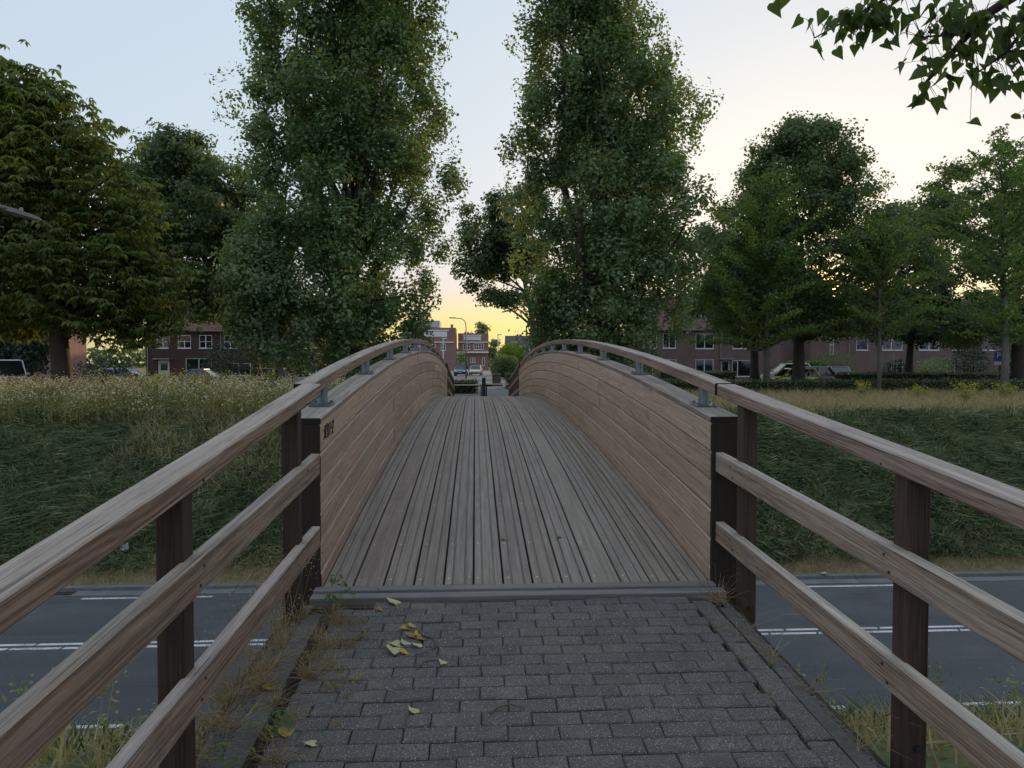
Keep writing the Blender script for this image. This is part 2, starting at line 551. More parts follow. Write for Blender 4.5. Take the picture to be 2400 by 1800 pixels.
tag(ground, 'grassy ground with embankments sloping down to the sunken road', kind='structure')

# ------------------------------------------------------------------ sunken road with gutters and painted lines
road = MB().box(-160, 160, 11.1, 17.65, ROADZ - 0.25, ROADZ).build('road', ASPH)
tag(road, 'grey asphalt road passing under the footbridge', kind='structure')
for (y0, y1, dz) in ((10.80, 11.1, 0.02), (17.65, 18.02, 0.012), (18.02, 18.22, 0.09)):
    for k in range(-6, 8):
        g = MB().box(k * 4.0 - 2.0, k * 4.0 + 1.985, y0 + 0.002, y1 - 0.002, ROADZ - 0.25, ROADZ + dz).build('gutter_slab' if dz < 0.05 else 'kerb_stone', KERB, road)
def marking(x0, x1, y0, y1, skew=0.0):
    z = ROADZ + 0.004
    me = mesh_from('lane_marking', [(x0, y0, z), (x1, y0, z), (x1 + skew, y1, z), (x0 + skew, y1, z)], [(0, 1, 2, 3)], [ROADPAINT])
    obj('lane_marking', me, road)
for k in range(-16, 22):
    marking(k * 1.03, k * 1.03 + 0.975, 14.37, 14.47, 0.03)
    marking(k * 1.03 + 0.42, k * 1.03 + 1.395, 14.58, 14.68, 0.03)
for k in range(-3, 4):
    marking(-9.5 + k * 5.8, -6.4 + k * 5.8, 17.40, 17.50)
    marking(8.1 + k * 5.8, 11.9 + k * 5.8, 11.20, 11.30)
# drain grate in the far gutter
dg = MB().box(-10.5, -9.9, 17.70, 17.98, ROADZ, ROADZ + 0.016)
for i in range(7):
    dg.box(-10.48 + i * 0.085, -10.44 + i * 0.085, 17.72, 17.96, ROADZ + 0.016, ROADZ + 0.026, 1)
dg.build('drain_grate', [DARK, plain('rusty_iron', (0.08, 0.05, 0.035), 0.8)], road)

# ------------------------------------------------------------------ paved approach path
def pz(y):
    return -0.012 - 0.04 * (4.25 - y)
JOINT = concrete('joint_sand', (0.035, 0.031, 0.026))
path = MB()
path.add([(-1.11, -6, pz(-6) - 0.05), (1.56, -6, pz(-6) - 0.05), (1.56, 4.18, pz(4.18) - 0.05), (-1.11, 4.18, pz(4.18) - 0.05)], [(0, 1, 2, 3)])
path = path.build('path', JOINT)
tag(path, 'footpath of dark concrete bricks rising to the bridge', kind='structure')

brick_meshes = []
def brick_mesh(L, Wd, seed):
    r = random.Random(seed)
    b, h = 0.006, 0.07
    V = []
    for z, e in ((-h, 0.0), (-b, 0.0), (0.0, b)):
        for sx, sy in ((-1, -1), (1, -1), (1, 1), (-1, 1)):
            V.append((sx * (L / 2 - e) + r.uniform(-.0012, .0012), sy * (Wd / 2 - e) + r.uniform(-.0012, .0012), z + (r.uniform(-.0012, .0012) if z > -0.05 else 0)))
    F = [(8, 9, 10, 11)]
    for l in (0, 4):
        for j in range(4):
            k = (j + 1) % 4
            F.append((l + j, l + k, l + 4 + k, l + 4 + j))
    return mesh_from('brick', V, F, [PAVER])
BM = [brick_mesh(0.2045, 0.1000, s) for s in range(5)]
BH = [brick_mesh(0.1005, 0.1022, 40 + s) for s in range(3)]
BL = [brick_mesh(0.112, 0.285, 60 + s) for s in range(3)]
def put_brick(mesh, x, y, dz=0.0, rz=0.0, sx=1.0):
    o = obj('brick', mesh, path, (x, y, pz(y) + dz))
    o.rotation_euler = (0.04 + random.gauss(0, .008), random.gauss(0, .006), rz + random.gauss(0, .006))
    o.scale = (sx, 1, 1)
row = 0
y = 4.135
while y > 1.95:
    x = -0.80 + (0.1035 if row % 2 else 0.0) + random.uniform(-0.012, 0.012)
    if row % 2:
        put_brick(random.choice(BH), -0.80 + 0.05, y, random.gauss(0, .0015))
    bow = lambda q: 0.018 * math.sin((q + 0.4) * 1.5 + row * 0.12)
    while x < 1.12:
        dz = random.gauss(0, .0022) - (0.012 if (row == 0 and random.random() < .5) else 0)
        if not (row == 0 and x < -0.65):
            put_brick(random.choice(BM), x + 0.104, y + bow(x) * 0.4, dz)
        x += 0.2075
    if 1.285 - x > 0.035:
        put_brick(random.choice(BM), (x + 1.285) / 2, y + bow(x) * 0.4, random.gauss(0, .0015), 0.0, (1.285 - x) / 0.207)
    y -= 0.1052
    row += 1
# border course and flat edging
yy = 3.98
while yy > 1.8:
    put_brick(random.choice(BL), 1.348, yy, random.gauss(0, .003))
    yy -= 0.292
for side, x0, x1 in ((1, 1.412, 1.475), (-1, -0.955, -0.862)):
    y1 = 4.02
    k = 0
    while y1 > 1.8:
        ln = 0.98 if k else 0.86
        jx = random.uniform(-.006, .006)
        V = []
        for (yv, zz) in ((y1 - ln + 0.008, 0), (y1, 0)):
            V += [(x0 + jx, yv, pz(yv) - 0.1), (x1 + jx, yv, pz(yv) - 0.1), (x1 + jx, yv, pz(yv) - 0.006 - jx * .6), (x0 + jx, yv, pz(yv) - 0.004)]
        F = [(0, 1, 5, 4), (1, 2, 6, 5), (2, 3, 7, 6), (3, 0, 4, 7), (3, 2, 1, 0), (4, 5, 6, 7)]
        obj('edging_stone', mesh_from('edging_stone', V, F, [EDGE]), path)
        y1 -= ln
        k += 1
# concrete abutments under path and bridge ends
ab = MB().cbox(-1.14, 1.59, -6, 4.16, -5.2, -0.45, 0.02)
ab.cbox(-1.3, 1.84, 4.17, 5.4, -5.2, -0.55, 0.02)
ab = ab.build('abutment', CONC)
tag(ab, 'concrete abutment carrying the near end of the footbridge', kind='structure')
ab2 = MB().cbox(-1.3, 1.84, 23.4, 32, -5.2, -0.62, 0.02).build('abutment', CONC)
tag(ab2, 'concrete abutment under the far end of the footbridge', kind='structure')
# gravel shoulders along the path edges
def pebbles(name, n, box, zf, size, mat, label, parent=None):
    o_ = np.array([(1, 0, 0), (-1, 0, 0), (0, 1, 0), (0, -1, 0), (0, 0, 1), (0, 0, -1)], float)
    f_ = [(0, 2, 4), (2, 1, 4), (1, 3, 4), (3, 0, 4), (2, 0, 5), (1, 2, 5), (3, 1, 5), (0, 3, 5)]
    P = []
    for _ in range(n):
        x = random.uniform(box[0], box[1]); yv = random.uniform(box[2], box[3])
        s = size * random.uniform(0.4, 1.3)
        A = rng.normal(0, 1, (3, 3)); q, _r = np.linalg.qr(A)
        vv = (o_ * np.array([1, random.uniform(.5, .9), random.uniform(.4, .8)])) @ q * s + np.array([x, yv, zf(x, yv) + s * 0.25])
        P += [vv[list(f)] for f in f_]
    o = soup(name, np.array(P), [mat], parent)
    tag(o, label, kind='stuff')
    return o
GRAVEL = leaf_mat('gravel_stones', (0.068, 0.065, 0.061), (0.230, 0.216, 0.203), (0.405, 0.392, 0.365), 0.0, 0.9)
def shz_r(x, yv):
    return pz(yv) - 0.02 - max(0.0, x - 1.50) * 0.9
def shz_l(x, yv):
    return pz(yv) - 0.02 - max(0.0, -1.04 - x) * 0.9
sh = MB()
for xa, xb, f in ((1.475, 1.60, shz_r), (-1.15, -0.955, shz_l)):
    nn = 24
    for i in range(nn):
        ya, yb = -2 + i * 6.2 / nn, -2 + (i + 1) * 6.2 / nn
        for k in range(4):
            u0, u1 = xa + (xb - xa) * k / 4, xa + (xb - xa) * (k + 1) / 4
            sh.add([(u0, ya, f(u0, ya)), (u1, ya, f(u1, ya)), (u1, yb, f(u1, yb)), (u0, yb, f(u0, yb))], [(0, 1, 2, 3)])
    sh.add([(xa if xa < 0 else xb, -2, f(xa if xa < 0 else xb, -2)), (xa if xa < 0 else xb, 4.2, f(xa if xa < 0 else xb, 4.2)), (xa if xa < 0 else xb, 4.2, -0.6), (xa if xa < 0 else xb, -2, -0.6)], [(0, 1, 2, 3)])
sh = sh.build('verge', concrete('sandy_rubble', (0.15, 0.135, 0.112)))
tag(sh, 'sandy rubble strips along both edges of the path', kind='structure')
pebbles('gravel', 2600, (1.46, 1.60, 1.9, 4.15), shz_r, 0.0075, GRAVEL, 'fine gravel along the right edge of the path')
pebbles('gravel', 1500, (-1.14, -0.95, 1.9, 4.15), shz_l, 0.008, GRAVEL, 'fine gravel along the left edge of the path')

# ------------------------------------------------------------------ the arched timber footbridge
Y0, Y1 = 4.44, 24.4
def zc(y):
    return 0.58 * (1 - ((y - 15.0) / 10.56) ** 2)
XL, XR = -0.963, 1.503
bridge = thing('footbridge', 'arched timber footbridge with curved plank sides over the sunken road', 'footbridge', (0, 0, 0))
deck = empty('deck', parent=bridge)
PITCH = (XR - XL - 0.012) / 13
seams = [Y0, 9.88, 15.1, 20.2, Y1]
def plank_prof(grooved, w=PITCH - 0.013, t=0.05):
    pts = [(-w / 2, -t), (w / 2, -t), (w / 2, -0.003), (w / 2 - 0.003, 0.0)]
    if grooved:
        for c_ in (0.038, -0.038):
            pts += [(c_ + 0.0070, 0), (c_ + 0.0060, -0.013), (c_ - 0.0060, -0.013), (c_ - 0.0070, 0)]
    pts += [(-w / 2 + 0.003, 0.0), (-w / 2, -0.003)]
    return pts
screws = MB()
def disc(mb, x, y, z, r=0.0075, k=6):
    s = -2 * 0.58 * (y - 15.0) / 10.56 ** 2
    V = [(x + r * math.cos(a), y + r * math.sin(a), z + s * r * math.sin(a)) for a in [2 * math.pi * i / k for i in range(k)]]
    V += [(x + 0.6 * r * math.cos(a), y + 0.6 * r * math.sin(a), z + 0.0015) for a in [2 * math.pi * i / k for i in range(k)]]
    F = [tuple(range(k, 2 * k))] + [(i, (i + 1) % k, k + (i + 1) % k, k + i) for i in range(k)]
    mb.add(V, F)
for i in range(13):
    xc = XL + 0.006 + PITCH * (i + 0.5)
    prof = plank_prof(i not in (1, 9))
    for s in range(4):
        a, b = seams[s] + 0.002, seams[s + 1] - 0.002
        n = 14
        dz = random.gauss(0, 0.0012)
        pth = [(xc, a + (b - a) * k / n, zc(a + (b - a) * k / n) + dz) for k in range(n + 1)]
        obj('plank', sweep_mesh('plank', pth, prof, [W_DECK], (1, 0, 0), (0, 0, 1), uoff=random.uniform(0, 30)), deck)
        yq = a + 0.09
        while yq < b:
            if yq < 14:
                for sx in (-0.062, 0.004 if i in (1, 9) else 0.0, 0.062)[::2]:
                    disc(screws, xc + sx + random.uniform(-.006, .006), yq + random.uniform(-.012, .012) + (0.03 if sx > 0 else 0), zc(yq) + 0.0012 + dz)
            yq += 0.62 if yq - a < 0.1 else 0.98
tag(screws.build('screws', BOLT, deck), kind='stuff')
# dark steel tray beneath the boards
n = 30
tray = [(0.27, Y0 + 0.02 + (Y1 - Y0 - 0.04) * k / n, zc(Y0 + (Y1 - Y0) * k / n) - 0.33) for k in range(n + 1)]
obj('girder', sweep_mesh('girder', tray, rect(XR - XL - 0.02, 0.50), [plain('painted_girder_steel', (0.02, 0.022, 0.022), 0.6)], (1, 0, 0), (0, 0, 1)), bridge)
# threshold boards
for k, (ya, yb, zt) in enumerate(((4.345, 4.437, 0.004), (4.25, 4.34, -0.010))):
    beam('threshold_board', (XL - 0.03 + k * 0.0, (ya + yb) / 2, zt - 0.025), (XR + 0.01 - k * 0.0 + (0.03 if k else 0), (ya + yb) / 2, zt - 0.026), yb - ya - 0.004, 0.05, W_SILL, deck, 0.004, n=4)
tag(MB().box(XL - 0.02, XR + 0.02, 4.2, 4.42, -0.2, -0.055).build('threshold_bearer', W_POST, deck))

def parapet(side):
    g = empty('parapet', parent=bridge)
    th = 0.178
    xi = XR if side > 0 else XL
    xc = xi + side * th / 2
    ends = []
    rowh = 0.1855
    for r in range(7):
        top = 1.016 - rowh * r
        cuts = [Y0]
        while cuts[-1] < Y1 - 1.2:
            cuts.append(cuts[-1] + random.uniform(2.4, 5.4))
        if Y1 - cuts[-1] < 1.0 or cuts[-1] > Y1:
            cuts.pop()
        cuts.append(Y1)
        for a, b in zip(cuts[:-1], cuts[1:]):
            nn = max(3, int((b - a) / 0.45))
            jit = random.gauss(0, 0.0018)
            pth = [(xc + jit, q, zc(q) + top - rowh / 2) for q in np.linspace(a + 0.0012, b - 0.0012, nn + 1)]
            ob = obj('plank', sweep_mesh('plank', pth, rect(th, rowh - 0.007, 0.0095), [W_PAR, TARRED], (1, 0, 0), (0, 0, 1), 1, uoff=random.uniform(0, 40)), g)
    # cap board laid flat on top
    cuts = [Y0 - 0.004, 8.6 + 0.7 * side, 13.2, 18.0 + side, Y1 + 0.004]
    for a, b in zip(cuts[:-1], cuts[1:]):
        pth = [(xc, q, zc(q) + 1.016 + 0.0205) for q in np.linspace(a + 0.001, b - 0.001, 11)]
        obj('cap_board', sweep_mesh('cap_board', pth, rect(th + 0.012, 0.039, 0.005), [W_RAIL, TARRED], (1, 0, 0), (0, 0, 1), 1, uoff=random.uniform(0, 40)), g)
    for (ye, sg) in ((Y0 - 0.006, -1), (Y1 + 0.006, 1)):
        beam('end_board', (xc, ye + sg * 0.004, zc(ye) - 0.27), (xc, ye + sg * 0.004, zc(ye) + 1.014), th - 0.002, 0.016, END_TIMBER, g, 0.002, lat=(1, 0, 0), up=(0, 1, 0))
    # steel balusters carrying the handrail
    xh = 1.602 if side > 0 else -1.078
    plate_me = MB().cbox(-0.075, 0.075, -0.07, 0.07, 0.0, 0.012, 0.003)
    for bx in (-0.055, 0.055):
        for by in (-0.05, 0.05):
            plate_me.tube([(bx, by, 0.012), (bx, by, 0.026)], 0.011, 6)
    plate_me = mesh_from('base_plate', plate_me.V, plate_me.F, [STEEL])
    V, F = tube_data([(0, 0, 0.0), (0, 0, 0.17)], 0.037, 14)
    tube_me = mesh_from('baluster', V, F, [STEEL], smooth=False)
    yb = 4.86 if side > 0 else 4.92
    while yb < Y1 - 0.1:
        s_ = -2 * 0.58 * (yb - 15.0) / 10.56 ** 2
        o = obj('baluster', tube_me, bridge, (xc, yb, zc(yb) + 1.056))
        pl = obj('base_plate', plate_me, o)
        pl.rotation_euler = (math.atan(s_), 0, 0)
        yb += 1.95
    # handrail
    cuts = [4.492, 9.7, 15.0, 20.0, Y1 + 0.02]
    for a, b in zip(cuts[:-1], cuts[1:]):
        pth = [(xh, q, zc(q) + 1.262 - 0.039) for q in np.linspace(a + 0.001, b - 0.001, 15)]
        obj('handrail', sweep_mesh('handrail', pth, rect(0.118, 0.078, 0.006), [W_RAIL, TARRED], (1, 0, 0), (0, 0, 1), 1, uoff=random.uniform(0, 40)), bridge)
    return g
END_TIMBER = wood('end_timber', (0.020, 0.014, 0.011), (0.05, 0.035, 0.028), (0.05, 0.045, 0.04), 0.05, 0.3, 0.4, 0.8)
par_r = parapet(1)
par_l = parapet(-1)
# marker tag on the left parapet, first plank
G = [[(4.529, 0.916), (4.553, 0.924), (4.575, 0.998)], [(4.578, 0.92), (4.612, 1.004)], [(4.531, 0.968), (4.617, 0.971)], [(4.578, 0.92), (4.635, 0.923), (4.647, 1.005)], [(4.644, 0.918), (4.679, 0.92), (4.682, 0.999), (4.728, 1.002), (4.719, 0.932), (4.68, 0.929)], [(4.728, 1.003), (4.816, 1.007), (4.781, 0.975), (4.754, 0.967), (4.801, 0.971), (4.803, 0.928), (4.759, 0.927)], [(4.848, 1.014), (4.825, 0.958)], [(4.824, 0.935), (4.827, 0.929)]]
gm = MB()
for s in G:
    for (a, b), (c_, d) in zip(s[:-1], s[1:]):
        t = Vector((c_ - a, d - b)).normalized() * 0.0021
        nrm = Vector((-t.y, t.x))
        x = XL + 0.0062
        q = [(a - t.x + nrm.x, b - t.y + nrm.y), (a - t.x - nrm.x, b - t.y - nrm.y), (c_ + t.x - nrm.x, d + t.y - nrm.y), (c_ + t.x + nrm.x, d + t.y + nrm.y)]
        gm.add([(x, u, v) for u, v in q] + [(x - 0.006, u, v) for u, v in q], [(0, 1, 2, 3), (7, 6, 5, 4), (0, 4, 5, 1), (1, 5, 6, 2), (2, 6, 7, 3), (3, 7, 4, 0)])
gr = gm.build('marker_scribble', INK, par_l)
gr['label'] = 'black marker scribble on the left parapet near its end'

# ------------------------------------------------------------------ approach railings
def screw(mb, x, y, z, side):
    mb.tube([(x, y, z), (x - side * 0.004, y, z)], 0.006, 6)
def railing(label, side, posts, hand, mid, bot, xpost, far=False):
    t = thing('approach_railing', label, 'railing', (0, 0, 0), group=None)
    for (y_, x_) in posts:
        ztop = np.interp(y_, [p[0] for p in sorted(hand)], [p[1] for p in sorted(hand)]) - 0.079
        xm = x_ + side * 0.0455
        beam('post', (xm, y_, -0.62 if not far else -0.9), (xm, y_, ztop), 0.091, 0.095, W_POST, t, 0.007, lat=(1, 0, 0), up=(0, 1, 0))
    scr = MB()
    ks = [p[0] for p in sorted(mid)]
    def xr(y_):
        return np.interp(y_, [p[0] for p in sorted(xpost)], [p[1] for p in sorted(xpost)])
    hy = [p[0] for p in sorted(hand)]
    pth = [(xr(a) + side * 0.042, a, z - 0.039) for a, z in sorted(hand)]
    obj('handrail', sweep_mesh('handrail', pth, rect(0.12, 0.078, 0.007), [W_RAIL, TARRED], (1, 0, 0), (0, 0, 1), 1, uoff=random.uniform(0, 20)), t)
    for nm, pts in (('middle_rail', mid), ('lower_rail', bot)):
        pth = [(xr(a) - side * 0.016, a, z - 0.0625) for a, z in sorted(pts)]
        obj(nm, sweep_mesh(nm, pth, rect(0.055, 0.125, 0.005), [W_RAIL], (1, 0, 0), (0, 0, 1), 0, uoff=random.uniform(0, 20)), t)
        for (y_, x_) in posts:
            z_ = np.interp(y_, [p[0] for p in sorted(pts)], [p[1] for p in sorted(pts)])
            for dy, dz in ((0.03, -0.035), (-0.005, -0.095)):
                screw(scr, xr(y_) - side * 0.043, y_ + dy, z_ + dz, side)
    for (y_, x_) in posts:
        z_ = np.interp(y_, hy, [p[1] for p in sorted(hand)])
        screw(scr, xr(y_) - side * 0.018, y_ + 0.1, z_ - 0.05, side)
        scr.tube([(xr(y_) + side * 0.05, y_ - 0.046, -0.06), (xr(y_) + side * 0.05, y_ - 0.066, -0.06)], 0.014, 8)
    tag(scr.build('screws', plain('dark_screw_steel', (0.06, 0.06, 0.062), 0.4, 0.6), t), kind='stuff')
    return t
XPR = [(4.47, 1.57), (2.56, 1.621), (0.2, 1.684)]
railing('brown timber railing with three rails on the right of the brick path', 1, [(4.147, 1.579), (2.607, 1.62), (1.05, 1.66)],
        [(4.472, 1.262), (2.367, 1.024), (1.995, 0.979), (0.25, 0.78)], [(4.42, 0.83), (2.33, 0.675), (0.25, 0.51)], [(4.41, 0.388), (2.32, 0.25), (0.25, 0.11)], XPR)
XPL = [(4.50, -0.985), (2.43, -0.992), (0.2, -1.0)]
railing('brown timber railing with three rails on the left of the brick path', -1, [(3.997, -0.979), (2.478, -0.99), (0.95, -1.0)],
        [(4.488, 1.268), (0.25, 0.765)], [(4.33, 0.849), (1.97, 0.692), (0.25, 0.57)], [(4.33, 0.406), (2.06, 0.31), (0.25, 0.23)], XPL)
e1 = zc(Y1)
FH = [(24.43, e1 + 1.26), (27.0, e1 + 0.98), (32.0, e1 + 0.55)]
FM = [(24.5, e1 + 0.83), (32.0, e1 + 0.13)]
FB = [(24.5, e1 + 0.39), (32.0, e1 - 0.30)]
railing('timber railing on the right beyond the far end of the bridge', 1, [(24.8, 1.5), (26.6, 1.5), (28.4, 1.5), (30.2, 1.5), (31.8, 1.5)], FH, FM, FB, [(24.4, 1.51), (32, 1.52)], True)
railing('timber railing on the left beyond the far end of the bridge', -1, [(24.8, -0.95), (26.6, -0.95), (28.4, -0.95), (30.2, -0.95), (31.8, -0.95)], FH, FM, FB, [(24.4, -0.96), (32, -0.97)], True)
# far path ramp down to the street
fp = MB()
pts = [(24.42, e1 - 0.01), (28, e1 - 0.30), (32, GF + 0.05), (40, GF + 0.03), (62, GF + 0.03)]
for (a, za), (b, zb) in zip(pts[:-1], pts[1:]):
    wa = 0 if a < 32 else 0.8
    wb = 0 if b < 32 else 0.8
    fp.add([(-0.95 - wa, a, za), (1.5 + wa, a, za), (1.5 + wb, b, zb), (-0.95 - wb, b, zb)], [(0, 1, 2, 3)])
fp = fp.build('pavement', KERB)
tag(fp, 'grey paved path leading on from the far end of the bridge', kind='structure')

# ------------------------------------------------------------------ trees
BARK = concrete('grey_brown_bark', (0.072, 0.058, 0.048), 0.8)
BARK_PALE = concrete('pale_grey_bark', (0.169, 0.163, 0.150), 0.5)
L_POP = leaf_mat('poplar_leaves', (0.071, 0.121, 0.059), (0.190, 0.289, 0.141), (0.339, 0.377, 0.169), 0.42)
L_POP2 = leaf_mat('aspen_leaves', (0.073, 0.124, 0.062), (0.198, 0.289, 0.149), (0.423, 0.336, 0.169), 0.42)
L_CHE = leaf_mat('chestnut_leaves', (0.059, 0.102, 0.037), (0.169, 0.222, 0.078), (0.339, 0.310, 0.084), 0.42)
L_OAK = leaf_mat('oak_leaves', (0.059, 0.104, 0.054), (0.163, 0.235, 0.113), None, 0.42)
L_GIN = leaf_mat('ginkgo_leaves', (0.066, 0.127, 0.033), (0.165, 0.259, 0.066), (0.286, 0.319, 0.088), 0.4)
L_DARK = leaf_mat('evergreen_leaves', (0.022, 0.044, 0.028), (0.059, 0.097, 0.063), None, 0.15)
L_HEDGE = leaf_mat('hedge_leaves', (0.045, 0.072, 0.034), (0.14, 0.185, 0.09), (0.33, 0.34, 0.24), 0.2)
L_LIME = leaf_mat('bright_green_leaves', (0.098, 0.182, 0.028), (0.238, 0.378, 0.049), None, 0.4)
L_BIG = leaf_mat('heart_shaped_leaves', (0.05, 0.09, 0.03), (0.105, 0.16, 0.05), (0.16, 0.2, 0.055), 0.45, 0.45, 2.0)

def unit(a):
    return a / np.maximum(1e-9, np.linalg.norm(a, axis=-1, keepdims=True))

def leaf_quads(C, size, g, up_bias=0.35, aspect=0.72, droop=0.0, outward=None):
    """one folded diamond per centre"""
    n = len(C)
    t = g.normal(0, 1, (n, 3))
    t[:, 2] = t[:, 2] * 0.7 - droop
    t = unit(t)
    nr = g.normal(0, 1, (n, 3))
    nr[:, 2] += up_bias * 2
    if outward is not None:
        nr = nr * 0.75 + outward * 1.3
        t = unit(t - outward * np.sum(t * outward, 1, keepdims=True) * 0.75)
    b = unit(np.cross(nr, t))
    nn = np.cross(t, b)
    s = (size * g.uniform(0.65, 1.3, n))[:, None]
    fold = nn * s * 0.12
    return np.stack([C - t * s * 0.5, C + b * s * aspect * 0.5 + fold - t * s * 0.08, C + t * s * 0.5, C - b * s * aspect * 0.5 + fold - t * s * 0.08], 1)

def outline_points(rows, yc, depth, n, g, shell=0.45, jag=0.16, seed=0.0, holes=0.0, hs=0.45):
    rows = sorted(rows)
    z = np.array([r[0] for r in rows]); a = np.array([r[1] for r in rows]); b = np.array([r[2] for r in rows])
    out = []
    wmax = (b - a).max()
    while len(out) < n:
        zz = g.uniform(z[0], z[-1])
        xl, xr = np.interp(zz, z, a), np.interp(zz, z, b)
        if g.uniform() > (xr - xl) / wmax + 0.05:
            continue
        ang = g.uniform(0, 2 * math.pi)
        rr = g.uniform() ** shell
        j = 1 + jag * (1.6 * mnoise.noise((math.cos(ang) * 1.6 + seed, math.sin(ang) * 1.6, zz * 0.55 + seed)) + mnoise.noise((math.cos(ang) * 4 + seed, math.sin(ang) * 4, zz * 1.5 - seed)))
        x = (xl + xr) / 2 + math.cos(ang) * rr * j * (xr - xl) / 2
        y = yc + math.sin(ang) * rr * j * depth * (xr - xl) / 2
        if holes and mnoise.noise((x * hs + seed, y * hs, zz * hs)) < -0.5 + holes:
            continue
        out.append((x, y, zz))
    return np.array(out)

def limb(mb, p, q, r0, r1, bend=0.25, k=6, n=4):
    p, q = Vector(p), Vector(q)
    d = q - p
    off = Vector((random.uniform(-1, 1), random.uniform(-1, 1), random.uniform(-.2, .6))) * d.length * bend * 0.4
    pth = [p + d * (i / n) + off * math.sin(math.pi * i / n) for i in range(n + 1)]
    mb.tube(pth, [r0 + (r1 - r0) * i / n for i in range(n + 1)], k)

def tree(name, label, rows, base, trunk_r, mat, nclu, per, size, spread=0.34, depth=0.85, bark=None, upright=False, trunk_top=0.75,
         seed=1, holes=0.2, shell=0.45, jag=0.16, nl=14, group=None, palmate=False, fork=0.3, lean=(0, 0), bough=16, bough_r=1.05):
    g = np.random.default_rng(seed)
    random.seed(seed)
    t = thing(name, label, 'tree', base, group=group)
    bx, by, bz = base
    if bough:
        rows = [(z_, a_ + 0.4 * bough_r, b_ - 0.4 * bough_r) if b_ - a_ > 2 * bough_r else (z_, (a_ + b_) / 2 - .2, (a_ + b_) / 2 + .2) for z_, a_, b_ in rows]
    nbough = max(12, int(nclu / bough)) if bough else 0
    if bough:
        BC = np.concatenate([outline_points(rows, by, depth, nbough - nbough // 3, g, shell, jag, seed * 3.7, holes), outline_points(rows, by, depth, nbough // 3, g, 0.75, 0.05, seed * 3.7, holes)])
        pick = g.integers(0, nbough, nclu)
        rad = bough_r * g.uniform(0.6, 1.25, nbough)
        C = BC[pick] + unit(g.normal(0, 1, (nclu, 3))) * (g.uniform(0, 1, nclu) ** 0.5 * rad[pick])[:, None] * np.array([1, 1, 1.25 if upright else 0.7])
    else:
        C = outline_points(rows, by, depth, nclu, g, shell, jag, seed * 3.7, holes)
    zmin, zmax = C[:, 2].min(), C[:, 2].max()
    H = zmax - bz
    # trunk and limbs
    mb = MB()
    top = bz + H * trunk_top
    cx = np.mean(C[:, 0])
    k = 8
    tp = []
    for i in range(k + 1):
        f = i / k
        tp.append((bx + (cx - bx) * f * 0.7 + lean[0] * f + 0.25 * mnoise.noise((f * 3, seed, 0)), by + 0.25 * mnoise.noise((f * 3, seed, 9)), bz - 0.2 + (top - bz + 0.2) * f))
    mb.tube(tp, [trunk_r * (1.35 if i == 0 else 1.0) * (1 - 0.82 * (i / k) ** 0.9) + 0.02 for i in range(k + 1)], 10)
    idx = g.choice(len(C), nl, replace=False)
    for i in idx:
        q = C[i]
        hh = (q[2] - bz) / H
        f0 = max(fork * 0.8, hh - (0.35 if upright else 0.16) * g.uniform(0.6, 1.2))
        f0 = min(f0 / trunk_top, 0.95)
        p = Vector(tp[0]).lerp(Vector(tp[-1]), f0)
        limb(mb, p, q, trunk_r * (0.42 - 0.25 * f0), 0.02, 0.3)
    V = [(v[0] - bx, v[1] - by, v[2] - bz) for v in mb.V]
    obj('trunk', mesh_from('trunk', V, mb.F, [bark or BARK], smooth=True), t)
    # foliage: clumps of leaf-sized faces
    if palmate:
        P = []
        for c_ in C:
            m_ = per
            a0 = g.uniform(0, 6.28)
            out = np.array([c_[0] - bx, c_[1] - by, 0.0]); out /= max(0.1, np.linalg.norm(out))
            out = out + g.normal(0, .5, 3)
            cs = g.uniform(.55, 1.3)
            for q in range(2):
                cc = c_ + g.normal(0, spread, 3) * np.array([1, 1, .45])
                tilt = out * 0.55 + np.array([0, 0, -0.25])
                for j in range(m_ // 2):
                    an = a0 + j * 2 * math.pi / (m_ // 2) + g.normal(0, .15)
                    d = np.array([math.cos(an), math.sin(an), -0.35]) + tilt * 0.8
                    d /= np.linalg.norm(d)
                    s = size * cs * g.uniform(.75, 1.25)
                    sd_ = np.cross(d, [0, 0, 1.0]); sd_ /= max(.05, np.linalg.norm(sd_))
                    P.append([cc, cc + d * s * .62 + sd_ * s * .2 + [0, 0, .03], cc + d * s + [0, 0, -.06], cc + d * s * .62 - sd_ * s * .2 + [0, 0, .03]])
        P = np.array(P)
    else:
        off = np.clip(g.normal(0, 1, (nclu, per, 3)), -1.7, 1.7) * np.array([spread, spread, spread * (1.15 if upright else 0.7)])
        LP = (C[:, None, :] + off).reshape(-1, 3)
        if bough:
            outw = unit(LP - np.repeat(BC[pick], per, axis=0) + np.array([0, 0, 0.25]))
            P = leaf_quads(LP, size, g, outward=outw)
        else:
            P = leaf_quads(LP, size, g)
    P = P - np.array([bx, by, bz])
    soup('crown', P, [mat], t)
    return t

